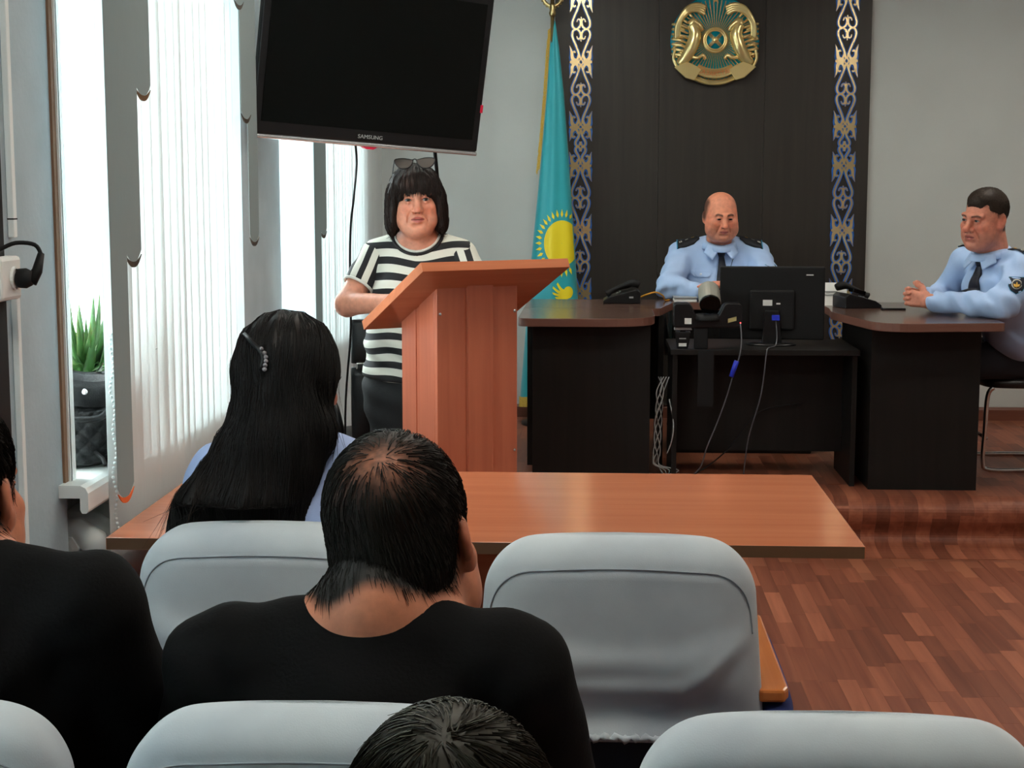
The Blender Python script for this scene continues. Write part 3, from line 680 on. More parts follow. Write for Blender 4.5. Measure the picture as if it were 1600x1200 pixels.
MB().tube(spline([a, a + Vector((-.012, .10, -.08)), (-.965, 6.26, 1.50), (-.985, 6.30, 1.38), (-1.0, 6.36, 1.18), (-1.0, 6.36, .95), (-1.03, 6.38, .60), (-1.03, 6.40, .02)], 6), .0045, 8).build('cord', M['black_matte'], t, smooth=True)
t = thing('tv_cable', 'thick black cable hanging from the television behind the standing woman', 'cable', (c.x, c.y, .5))
MB().tube(spline([c + Vector((0, 0, .02)), c + Vector((-.006, .10, -.03)), c + Vector((-.022, .34, -.14)), c + Vector((-.03, .52, -.5)), (c.x - .03, c.y + .55, .6), (c.x - .05, c.y + .58, .02)], 6), .0075, 8).build('cord', M['black_matte'], t, smooth=True)

# ------------------------------------------------------------------ lectern
t = thing('lectern', 'orange-brown wooden lectern with a slanted top in front of the standing woman', 'lectern', (-.586, 5.249, 0), R(34.56))
al = math.atan((1.294 - 1.063) / .453); Lb = .453 / math.cos(al)
TM = Matrix.Translation((0, 0, 1.294)) @ Matrix.Rotation(-al, 4, 'X')
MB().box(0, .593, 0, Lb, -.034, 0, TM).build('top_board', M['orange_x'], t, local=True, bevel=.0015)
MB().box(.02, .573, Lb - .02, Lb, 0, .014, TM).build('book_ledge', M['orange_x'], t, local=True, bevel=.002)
xa, xb, yf, yb = .127, .456, .12, .385; sl = math.tan(al); zt = lambda y: 1.294 - .036 - sl * y
def zprism(b, x0, x1, y0, y1, z0=.06):
    b.prism([(y0, z0), (y1, z0), (y1, zt(y1)), (y0, zt(y0))], x0, x1, axis=0); return b
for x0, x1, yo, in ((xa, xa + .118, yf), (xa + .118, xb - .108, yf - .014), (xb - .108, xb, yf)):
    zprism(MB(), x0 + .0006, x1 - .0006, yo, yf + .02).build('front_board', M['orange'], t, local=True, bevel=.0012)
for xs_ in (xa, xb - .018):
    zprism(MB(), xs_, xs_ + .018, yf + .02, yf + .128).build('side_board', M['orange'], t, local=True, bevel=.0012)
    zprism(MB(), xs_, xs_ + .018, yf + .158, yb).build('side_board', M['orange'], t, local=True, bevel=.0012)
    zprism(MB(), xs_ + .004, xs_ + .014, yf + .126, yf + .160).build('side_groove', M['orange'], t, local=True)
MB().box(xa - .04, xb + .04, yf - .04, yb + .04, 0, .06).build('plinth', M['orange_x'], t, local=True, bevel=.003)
MB().box(xa + .018, xb - .018, yf + .05, yb - .01, .72, .738).build('shelf', M['orange_x'], t, local=True)
for (x_, z_) in ((xa + .012, 1.105), (xb - .012, 1.105), (xa + .012, .60), (xb - .012, .60)):
    MB().lathe([(.0055, 0), (.0055, .002), (.003, .003)], 12, Matrix.Translation((x_, yf, z_)) @ Matrix.Rotation(R(90), 4, 'X')).build('screw', M['silver'], t, local=True)

# ------------------------------------------------------------------ front table
t = thing('long_table', 'long orange-brown wooden table in front of the lectern', 'table', (-.25, 3.9, 0))
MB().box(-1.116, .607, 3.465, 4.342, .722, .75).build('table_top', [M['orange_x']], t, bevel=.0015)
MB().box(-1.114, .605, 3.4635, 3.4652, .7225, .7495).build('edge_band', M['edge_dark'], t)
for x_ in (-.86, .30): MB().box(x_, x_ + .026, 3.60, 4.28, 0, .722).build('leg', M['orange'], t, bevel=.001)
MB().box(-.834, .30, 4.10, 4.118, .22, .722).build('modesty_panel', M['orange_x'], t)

# ------------------------------------------------------------------ covered chairs
def rsup(x, p): return math.copysign(abs(x) ** p, x)
def make_chair():
    """origin on the floor under the rear face of the back; the sitter faces +Y"""
    t = thing('covered_chair', 'x', 'chair', group='audience chairs with pale fabric covers')
    W, Hh, zb, D = .236, .988, .655, .092; rc = .085
    def hw(z):                   # half width of the padded back at height z
        q = max(0.0, z - (Hh - rc)); w = W - rc + math.sqrt(max(0.0, rc * rc - q * q)) if q > 0 else W
        return w - .020 * max(0, min(1, (z - .70) / .28)) - .006 * max(0, (.70 - z) / .045) ** 2
    def hd(z):                   # half thickness
        q = max(0.0, z - (Hh - .040)); return D / 2 * math.sqrt(max(.0, 1 - (q / .0402) ** 2)) if q > 0 else D / 2
    def fold(x, z):
        ax = abs(x); a = .016 * math.exp(-((z - .665 - .9 * (ax - .02)) / .018) ** 2) * math.exp(-((ax - .13) / .07) ** 2) * (1 if x > 0 else .6)
        a += .012 * math.exp(-((z - .74 - .55 * (ax - .02)) / .022) ** 2) * math.exp(-((ax - .12) / .08) ** 2) * (.7 if x > 0 else 1)
        a += .0035 * math.sin(11 * x + 9 * z + 1) * math.sin(14 * z) + .004 * math.exp(-((z - .685) / .02) ** 2) * math.sin(20 * x)
        a -= .016 * math.exp(-((z - .70) / .035) ** 2)
        return a * min(1, max(0, (.925 - z) / .03))
    rows = []; NL = 96
    zsr = list(np.linspace(zb, .93, 44)) + list(np.linspace(.935, Hh - .0008, 22))
    def sec(a, z):
        c_, s_ = math.cos(a), math.sin(a); x = hw(z) * rsup(c_, .30); y = D / 2 + hd(z) * rsup(s_, .55)
        if s_ < 0:
            e = (1 - abs(rsup(c_, .30)) ** 4); y -= (.016 * e * (1 if z < .93 else max(.0, 1 - (z - .93) / .058)) + fold(x, z) * e)
        return (x, y - .004, z - .014 * (x / W) ** 2 * (z - zb) / (Hh - zb) + (.0035 * math.sin(a * 31) if z < zb + .006 else 0))
    for z in zsr: rows.append([sec(2 * math.pi * k / NL, z) for k in range(NL)])
    b = MB().grid(rows, wrap=True); b.f += [tuple(range(NL))[::-1], tuple(range((len(zsr) - 1) * NL, len(zsr) * NL))]; b.mi += [0, 0]
    cov = b.build('back_cover', M['cover'], t, local=True, smooth=True)
    def on_back(x, z, d=.0012):
        r_ = min(.9999, abs(x) / hw(z)); c_ = r_ ** (1 / .30); p_ = sec(2 * math.pi - math.acos(math.copysign(c_, x)), z); return (p_[0], p_[1] - d, p_[2])
    top = [on_back(x, z) for x, z in spline([(-.214, .84), (-.208, .885), (-.192, .918), (-.16, .938), (-.10, .941), (0, .942), (.10, .941), (.16, .938), (.192, .918), (.208, .885), (.214, .84)], 7)]
    MB().tube(top, .0013, 6).build('seam', M['seam'], cov, local=True, smooth=True)
    hem = [on_back(-.222 + .444 * i / 90, zb + .004 + .002 * math.sin(i * 1.3), .001) for i in range(91)]
    MB().tube(hem, [.0055 + .0028 * math.sin(i * 1.9) for i in range(91)], 8).build('gathered_hem', M['cover'], cov, local=True, smooth=True)
    MB().box(-.20, .20, .012, .06, .42, .70).build('back_board', M['navy'], t, local=True, bevel=.01)
    P = []
    for z, e in ((.405, .96), (.415, 1.0), (.47, 1.0), (.492, .97), (.50, .88)):
        P.append([(.228 * e * rsup(math.cos(a), .35), .33 + .275 * e * rsup(math.sin(a), .35), z) for a in [2 * math.pi * k / 40 for k in range(40)]])
    b = MB().grid(P, wrap=True); b.f += [tuple(range(40))[::-1], tuple(range(160, 200))]; b.mi += [0, 0]
    b.build('seat', M['seat_blue'], t, local=True, smooth=True)
    for sx in (-1, 1):
        MB().prism([(sx * .222, .03), (sx * .222, .46), (sx * .229, .485), (sx * .269, .485), (sx * .277, .46), (sx * .277, .03), (sx * .269, .01), (sx * .229, .01)][::(1 if sx < 0 else -1)], .716, .738).build('armrest', M['orange_y'], t, local=True, bevel=.005)
        P = []
        for z, e in ((.40, .90), (.41, 1.0), (.66, 1.0), (.70, .97), (.7155, .84)):
            P.append([(sx * .260 + .031 * e * rsup(math.cos(a), .5), .245 + .25 * e * rsup(math.sin(a), .35), z) for a in [2 * math.pi * k / 28 for k in range(28)]])
        b = MB().grid(P, wrap=True); b.f += [tuple(range(28))[::-1], tuple(range(112, 140))]; b.mi += [0, 0]; b.build('side_pad', M['seat_blue'], t, local=True, smooth=True)
        MB().tube([(sx * .262, .43, .668), (sx * .27, .46, .45), (sx * .27, .47, .012), ], .013, 10).build('leg', M['black'], t, local=True, smooth=True)
        MB().tube([(sx * .262, .10, .668), (sx * .27, .12, .45), (sx * .27, .04, .012)], .013, 10).build('leg', M['black'], t, local=True, smooth=True)
        for y_ in (.47, .04): MB().lathe([(.018, 0), (.018, .012), (.014, .014)], 12, Matrix.Translation((sx * .27, y_, 0))).build('foot', M['black_matte'], t, local=True)
    MB().box(-.27, .27, .15, .18, .39, .405).box(-.27, .27, .42, .45, .39, .405).build('seat_rail', M['black'], t, local=True)
    return t
chair0 = make_chair()
chair0.location = (.043, 2.47, 0); chair0['label'] = 'empty pale-covered chair right behind the long table'
dup(chair0, (-.545, 2.53, 0), 0, 'pale-covered chair that the long-haired woman sits on')
dup(chair0, (-.294, 1.604, 0), 0, 'pale-covered chair under the balding man in black')
dup(chair0, (.268, 1.60, 0), 0, 'empty pale-covered chair cut by the lower right corner')
dup(chair0, (-.800, 1.604, 0), 0, 'pale-covered chair cut by the lower left corner')
dup(chair0, (-.12, .80, 0), 0, 'pale-covered chair under the person whose head shows at the lower edge')

# ------------------------------------------------------------------ desks on the platform
DZ = PZ + .76
def rounded(pts, rads, n=8):
    out = []; N_ = len(pts)
    for i, p in enumerate(pts):
        r = rads[i]; p = Vector(p); a = (Vector(pts[i - 1]) - p); c = (Vector(pts[(i + 1) % N_]) - p)
        if r <= 0: out.append(tuple(p)); continue
        a.normalize(); c.normalize(); half = a.angle(c) / 2; dd = r / math.tan(half)
        p0 = p + a * dd; p1 = p + c * dd
        for k in range(n + 1):
            s = k / n; out.append(tuple(p0 * (1 - s) ** 2 + p * 2 * s * (1 - s) + p1 * s * s))
    return out
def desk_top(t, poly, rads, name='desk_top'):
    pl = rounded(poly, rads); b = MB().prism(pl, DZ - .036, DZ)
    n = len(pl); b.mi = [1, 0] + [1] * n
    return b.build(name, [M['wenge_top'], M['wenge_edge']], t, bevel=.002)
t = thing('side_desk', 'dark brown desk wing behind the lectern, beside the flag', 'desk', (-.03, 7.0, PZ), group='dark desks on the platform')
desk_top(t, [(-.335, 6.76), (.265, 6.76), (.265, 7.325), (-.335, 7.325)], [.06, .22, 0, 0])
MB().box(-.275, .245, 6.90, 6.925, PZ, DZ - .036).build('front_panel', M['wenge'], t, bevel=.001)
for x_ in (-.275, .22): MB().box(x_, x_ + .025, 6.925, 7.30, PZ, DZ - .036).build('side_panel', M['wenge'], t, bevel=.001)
t = thing('corner_desk', 'dark brown desk section under the telephone beside the flag', 'desk', (0, 7.6, PZ), group='dark desks on the platform')
desk_top(t, [(-.335, 7.33), (.30, 7.33), (.38, 7.72), (.38, 7.93), (-.335, 7.93)], [0, .05, .05, 0, 0])
for x_ in (-.32, .30): MB().box(x_, x_ + .025, 7.40, 7.90, PZ, DZ - .036).build('side_panel', M['wenge'], t, bevel=.001)
MB().box(-.295, .30, 7.60, 7.62, PZ + .2, DZ - .036).build('front_panel', M['wenge'], t)
t = thing('main_desk', 'dark brown centre desk where the bald officer sits', 'desk', (.73, 8.0, PZ), group='dark desks on the platform')
desk_top(t, [(.382, 7.73), (1.09, 7.73), (1.09, 8.16), (.86, 8.10), (.60, 8.10), (.382, 8.16)], [0, 0, 0, .1, .1, 0])
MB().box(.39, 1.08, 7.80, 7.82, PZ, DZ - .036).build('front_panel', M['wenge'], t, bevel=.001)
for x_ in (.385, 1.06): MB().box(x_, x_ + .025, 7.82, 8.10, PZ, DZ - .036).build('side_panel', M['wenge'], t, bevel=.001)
t = thing('side_desk', 'dark brown desk wing in front of the grey-haired seated officer', 'desk', (1.45, 7.1, PZ), group='dark desks on the platform')
desk_top(t, [(1.185, 6.565), (1.715, 6.63), (1.735, 7.80), (1.095, 7.80), (1.095, 7.40), (1.075, 7.20)], [.16, .03, 0, 0, 0, .25])
t['label'] = 'dark brown desk wing the short-haired officer leans on'
MB().box(1.205, 1.675, 6.87, 6.895, PZ, DZ - .036).build('front_panel', M['wenge'], t, bevel=.001)
for x_ in (1.205,): MB().box(x_, x_ + .025, 6.895, 7.70, PZ, DZ - .036).build('side_panel', M['wenge'], t, bevel=.001)

t = thing('computer_table', 'low black table in the desk gap carrying the monitor', 'table', (.75, 7.1, PZ))
TZ = .832
MB().box(.335, 1.165, 6.92, 7.42, TZ - .025, TZ).build('table_top', M['wenge'], t, bevel=.002)
for x_ in (.345, 1.135): MB().box(x_, x_ + .022, 6.94, 7.40, PZ, TZ - .025).build('leg_panel', M['wenge'], t, bevel=.001)
MB().box(.367, 1.135, 7.20, 7.218, .335, TZ - .025).build('modesty_panel', M['wenge'], t)

# monitor seen from behind
MZ = Matrix.Translation((.80, 7.14, TZ)) @ Matrix.Rotation(R(-4), 4, 'Z')
t = thing('computer_monitor', 'black computer monitor seen from behind on the low table', 'monitor', (.80, 7.14, TZ), R(-4))
L = dict(local=True)
MB().box(-.235, .235, .0, .032, .025, .355).build('case', M['black_matte'], t, bevel=.006, **L)
MB().box(-.10, .10, -.022, .0, .07, .25).build('rear_housing', M['black_matte'], t, bevel=.008, **L)
MB().box(-.225, .225, .032, .0335, .04, .345).build('screen', M['screen'], t, **L)
MB().prism([(-.045, .008), (.045, .008), (.032, .16), (-.032, .16)], -.045, -.022, axis=1).build('stand_neck', M['black'], t, bevel=.004, **L)
MB().lathe([(.105, 0), (.105, .006), (.09, .011), (.03, .013)], 32, Matrix.Diagonal((1.05, .75, 1, 1))).build('stand_base', M['black'], t, smooth=True, **L)
MB().box(-.042, .0, -.0235, -.022, .18, .206).build('sticker', M['white_txt'], t, **L)
MB().box(.018, .036, -.0235, -.022, .186, .193).build('sticker', M['white_txt'], t, **L)
MB().box(.150, .182, -.0008, .0005, .316, .321).build('light_mark', M['white_txt'], t, **L)
MB().box(-.002, .034, -.05, -.022, .115, .140).build('video_plug', M['blue_plastic'], t, bevel=.003, **L)
MB().tube(spline([(.016, -.04, .118), (.02, -.055, .08), (.022, -.06, .03), (.012, -.10, .006), (-.02, -.20, .005), (-.03, -.232, -.02), (-.05, -.235, -.2), (-.10, -.20, -.4), (-.12, -.16, -.60)], 6), .003, 6).build('video_cable', M['dark_cable'], t, smooth=True, **L)

# conference camera
t = thing('conference_camera', 'black video conference camera with a silver barrel lens beside the monitor', 'camera', (.495, 6.96, TZ))
b = MB()
pl = rounded([(-.152, .105), (-.150, .215), (-.075, .215), (-.045, .150), (.045, .150), (.075, .215), (.150, .215), (.156, .105)], [.02, .02, .03, .04, .04, .03, .02, .02])
MB().prism(pl, -.03, .05, axis=1, M=Matrix.Translation((.495, 6.96, TZ - .01))).build('body', M['black'], t, bevel=.006)
MB().lathe([(.06, 0), (.062, .01), (.05, .03)], 28, Matrix.Translation((.495, 6.955, TZ + .125))).build('turntable', M['black_matte'], t, smooth=True)
LM = Matrix.Translation((.505, 6.945, TZ + .215)) @ Matrix.Rotation(R(118), 4, 'X')
MB().lathe([(.046, -.09), (.048, -.06), (.048, .024), (.044, .026)], 28, LM).build('lens_barrel', mat('silver_plastic', lin(150, 148, 138), .4, metal=.3), t, smooth=False, bevel=.002)
MB().lathe([(.046, .022), (.046, .034), (.040, .036), (.025, .031), (.001, .029)], 28, LM).build('lens', M['screen'], t, smooth=True)
MB().box(.440, .500, 6.945, 6.985, TZ, TZ + .10).build('stand', M['black_matte'], t, bevel=.004)
MB().box(.455, .525, 6.912, 6.918, .58, TZ - .001).build('hanging_plate', M['black_matte'], t)
MB().box(.395, .425, 6.926, 6.9295, TZ + .112, TZ + .138).build('sticker', M['white_txt'], t)
MB().prism([(.585, TZ + .118), (.622, TZ + .128), (.622, TZ + .146), (.585, TZ + .136)], 6.926, 6.9295, axis=1).build('sticker', mat('tan_label', lin(176, 164, 110), .7), t)
MB().ball((.640, 6.928, TZ + .118), .003, 6).build('status_light', mat('red_led', lin(255, 60, 60), .4, emit=(1, .05, .05, 1), es=3), t)
MB().tube(spline([(.640, 6.925, TZ + .115), (.643, 6.90, TZ + .05), (.635, 6.88, TZ - .02), (.61, 6.88, TZ - .10), (.58, 6.89, .62), (.54, 6.90, .50), (.50, 6.90, .40), (.47, 6.92, .30), (.40, 6.95, .235)], 6), .0032, 6).build('cable', M['dark_cable'], t, smooth=True)
MB().tube([(.622, 6.879, TZ - .045), (.600, 6.88, TZ - .115)], .011, 10).build('ferrite_plug', M['blue_plastic'], t, smooth=True)
t = thing('power_adapter', 'small black adapter box with white labels left of the camera stand', 'adapter', (.39, 6.98, TZ))
MB().prism([(.365, TZ), (.415, TZ), (.425, TZ + .075), (.355, TZ + .075)], 6.96, 7.0, axis=1).build('body', M['black'], t, bevel=.005)
MB().box(.372, .406, 6.957, 6.9595, TZ + .010, TZ + .024).build('label', M['white_txt'], t)
MB().box(.374, .404, 6.957, 6.9595, TZ + .042, TZ + .047).build('label', M['grey_txt'], t)
MB().prism([(.350, TZ + .083), (.430, TZ + .083), (.422, TZ + .105), (.358, TZ + .105)], 6.95, 7.0, axis=1).build('grey_cap', M['grey_cable'], t, bevel=.003)
MB().box(.378, .402, 6.965, 6.995, TZ + .07, TZ + .09).build('cap_neck', M['black'], t)

# cable bundle between the desks
t = thing('cable_bundle', 'tangle of thin white cables hanging between the dark desks', 'cable', (.31, 7.05, PZ))
for k in range(5):
    x0 = .285 + .012 * k; pts = [(x0, 7.0, .70)]
    for i in range(1, 9): pts.append((.295 + .016 * math.sin(i * 1.1 + k * 1.7) - .002 * i, 6.98 + .02 * math.cos(i + k), .70 - .048 * i - .004 * k))
    pts.append((.30 + .02 * k, 6.97, PZ + .06)); pts.append((.34 - .02 * k, 6.96, PZ + .006))
    MB().tube(spline(pts, 4), .0026, 6).build('cord', M['grey_cable'], t, smooth=True)
MB().tube(spline([(.335, 6.99, .60), (.352, 6.935, .50), (.345, 6.935, .42), (.325, 6.95, .36)], 5), .003, 6).build('cord', M['grey_cable'], t, smooth=True)
MB().tube(spline([(.30, 6.96, PZ + .01), (.34, 6.93, PZ + .03), (.38, 6.93, PZ + .008), (.36, 6.90, PZ + .006), (.31, 6.93, PZ + .02), (.45, 6.95, PZ + .05), (.60, 7.05, .36), (.75, 7.15, .52), (.95, 7.18, .56)], 5), .003, 6).build('cord', M['black_matte'], t, smooth=True)

# telephones, papers, name plate
def phone(label, loc, rz):
    t = thing('desk_telephone', label, 'telephone', loc, rz, 'telephones on the desks')
    MB().prism([(-.09, 0), (.09, 0), (.09, .055), (.07, .07), (-.06, .035), (-.09, .015)], -.085, .085, axis=1).build('base', M['black'], t, local=True, bevel=.004)
    MB().tube(spline([(-.075, -.055, .045), (-.05, -.055, .06), (0, -.055, .085), (.05, -.055, .10), (.085, -.055, .09)], 4), [.018, .02, .017, .014, .013, .012, .012, .012, .012, .013, .014, .017, .02, .021, .02, .018, .016], 10).build('handset', M['black_matte'], t, local=True, smooth=True)
    MB().box(.0, .06, .0, .065, .055, .0725, Matrix.Translation((0, 0, .008)) @ Matrix.Rotation(R(-14), 4, 'Y')).build('display', M['screen'], t, local=True)
    for i in range(4):
        for j in range(3):
            MB().box(-.055 + .014 * i, -.045 + .014 * i, .005 + .02 * j, .018 + .02 * j, 0.0, .0035, Matrix.Translation((0, 0, .042 + .014 * i * .27)) @ Matrix.Rotation(R(-15), 4, 'Y')).build('key', M['grey_txt'], t, local=True)
    return t
p = phone('black desk telephone with a grey tag on the desk beside the flag', (.13, 7.70, DZ), 0.0)
MB().box(.035, .055, -.0885, -.0855, .028, .036).build('tag', M['grey_txt'], p, local=True)
phone('black desk telephone next to the white name plate', (1.235, 7.47, DZ), R(180 + 12))
t = thing('yellow_cord', 'yellow cord lying on the desk beside the telephone', 'cable', (.30, 7.78, DZ))
MB().tube(spline([(.215, 7.70, DZ + .025), (.26, 7.68, DZ + .045), (.30, 7.72, DZ + .05), (.335, 7.76, DZ + .03), (.345, 7.80, DZ + .006), (.37, 7.85, DZ + .004)], 5), .004, 8).build('cord', mat('yellow_cord', lin(206, 150, 40), .5), t, smooth=True)
t = thing('name_plate', 'white folded paper name plate beside the monitor', 'name plate', (1.135, 7.60, DZ))
MB().prism([(7.57, DZ), (7.60, DZ + .108), (7.602, DZ + .108), (7.632, DZ), (7.629, DZ), (7.601, DZ + .102), (7.573, DZ)], 1.085, 1.205, axis=0).build('folded_card', M['white'], t)
for k, (a, c) in enumerate(((1.10, 1.16), (1.10, 1.18))):
    MB().box(a, c, 7.584 - .004 * k, 7.5855 - .004 * k, DZ + .062 - .015 * k, DZ + .068 - .015 * k).build('print_line', M['grey_txt'], t)
t = thing('document_folder', 'white folder of papers before the bald officer', 'folder', (.46, 7.80, DZ))
b = MB().box(.39, .50, 7.745, 7.92, DZ, DZ + .012).box(.393, .498, 7.748, 7.918, DZ + .012, DZ + .02)
b.build('pages', M['white'], t, bevel=.003)
MB().box(.388, .503, 7.742, 7.923, DZ + .02, DZ + .023).build('cover', mat('grey_folder', lin(150, 152, 156), .5), t)
t = thing('notebook', 'dark closed notebook under the bald officer\'s hands', 'notebook', (.57, 7.80, DZ))
MB().box(.515, .68, 7.76, 7.93, DZ, DZ + .016).build('cover', M['black_matte'], t, bevel=.003)
MB().box(.519, .679, 7.758, 7.926, DZ + .003, DZ + .013).build('pages', M['white'], t)
t = thing('mobile_phone', 'flat black mobile phone on the desk wing before the clasped hands', 'phone', (1.375, 7.34, DZ))
MB().box(1.325, 1.432, 7.30, 7.355, DZ, DZ + .009).build('case', M['black'], t, bevel=.003)
MB().box(1.329, 1.428, 7.304, 7.351, DZ + .009, DZ + .0096).build('screen', M['screen'], t)

# ------------------------------------------------------------------ office chairs
def office_chair(label, loc, rz):
    t = thing('office_chair', label, 'chair', loc, rz, 'black leather office chairs')
    def pad(b, x, z0, z1, y0, y1, bulge):
        P = []
        for i in range(9):
            v = i / 8; P.append([(x * math.cos(a) ** 1 if 0 else x * rsup(math.cos(a), .45), (y0 + y1) / 2 + (y1 - y0) / 2 * rsup(math.sin(a), .6) * (.7 + .3 * math.sin(math.pi * v)), z0 + (z1 - z0) * v) for a in [2 * math.pi * k / 28 for k in range(28)]])
        b.grid(P, wrap=True); k0 = len(b.v) - 9 * 28; b.f += [tuple(range(k0, k0 + 28))[::-1], tuple(range(k0 + 8 * 28, k0 + 9 * 28))]; b.mi += [0, 0]; return b
    pad(MB(), .25, .50, .80, .20, .29, 0).build('backrest', M['office_leather'], t, local=True, smooth=True)
    pad(MB(), .25, .82, 1.0, .21, .30, 0).build('head_pad', M['office_leather'], t, local=True, smooth=True)
    MB().box(-.235, .235, .215, .285, .795, .825).build('chrome_band', M['chrome'], t, local=True, bevel=.006)
    pad(MB(), .26, .40, .49, -.27, .25, 0).build('seat', M['office_leather'], t, local=True, smooth=True)
    for sx in (-1, 1): MB().tube(spline([(sx * .27, .18, .45), (sx * .30, .14, .62), (sx * .30, -.10, .66), (sx * .29, -.20, .60), (sx * .27, -.16, .45)], 5), .018, 8).build('armrest', M['black'], t, local=True, smooth=True)
    MB().tube([(0, 0, .40), (0, 0, .08)], .028, 12).build('column', M['chrome'], t, local=True, smooth=True)
    for k in range(5):
        a = 2 * math.pi * k / 5; c, s = math.cos(a), math.sin(a)
        MB().tube([(0, 0, .10), (.27 * c, .27 * s, .07)], [.024, .015], 8).build('base_arm', M['black'], t, local=True, smooth=True)
        MB().lathe([(.012, -.02), (.028, -.018), (.028, .018), (.012, .02)], 14, Matrix.Translation((.27 * c, .27 * s, .028)) @ Matrix.Rotation(a, 4, 'Z') @ Matrix.Rotation(R(90), 4, 'X')).build('caster', M['black_matte'], t, local=True, smooth=True)
    return t
oc = office_chair('black leather office chair behind the standing woman', (-.86, 6.74, 0.0), R(200))
o2 = dup(oc, (.65, 8.42, PZ), R(0), 'black office chair under the bald officer')
t = thing('visitor_chair', 'chrome sled-base chair under the short-haired officer', 'chair', (2.05, 7.56, PZ), R(0))
for (y_, s_) in ((-.23, -1), (.23, 1)):
    MB().tube(spline([(-.20, y_, .40), (-.225, y_, .36), (-.232, y_, .20), (-.235, y_, .05), (-.20, y_, .012), (0, y_, .012), (.24, y_, .012), (.27, y_, .04), (.25, y_, .3), (.24, y_, .45), (.27, y_, .9)], 5), .011, 10).build('sled_frame', M['chrome'], t, local=True, smooth=True)
MB().tube([(-.225, -.23, .16), (-.225, .23, .16)], .009, 8).build('cross_bar', M['chrome'], t, local=True, smooth=True)
MB().tube([(.22, -.23, .012), (.22, .23, .012)], .009, 8).build('cross_bar', M['chrome'], t, local=True, smooth=True)
b = MB(); P = []
for z, e in ((.395, .95), (.40, 1), (.43, 1), (.445, .92)): P.append([(.0 + .24 * e * rsup(math.cos(a), .4), .24 * e * rsup(math.sin(a), .4), z) for a in [2 * math.pi * k / 32 for k in range(32)]])
b.grid(P, wrap=True); b.f += [tuple(range(32))[::-1], tuple(range(96, 128))]; b.mi += [0, 0]; b.build('seat', M['office_leather'], t, local=True, smooth=True)
b = MB(); P = []
for x_, e in ((.235, .9), (.24, 1), (.265, 1), (.28, .9)): P.append([(x_ + .02 * math.sin(a), .235 * e * rsup(math.cos(a), .4), .70 + .20 * e * rsup(math.sin(a), .4)) for a in [2 * math.pi * k / 32 for k in range(32)]])
b.grid(P, wrap=True); b.f += [tuple(range(32)), tuple(range(96, 128))[::-1]]; b.mi += [0, 0]; b.build('backrest', M['office_leather'], t, local=True, smooth=True)
# ------------------------------------------------------------------ people: smooth solid modelling on a grid
from mathutils.bvhtree import BVHTree
def axis_pts(lo, hi, hc, fine, hf):
    p = [lo]
    while p[-1] < hi:
        x = p[-1]; h = hc
        for a, b in fine:
            if a - .004 <= x < b: h = hf
        p.append(x + h)
    return np.array(p, np.float32)

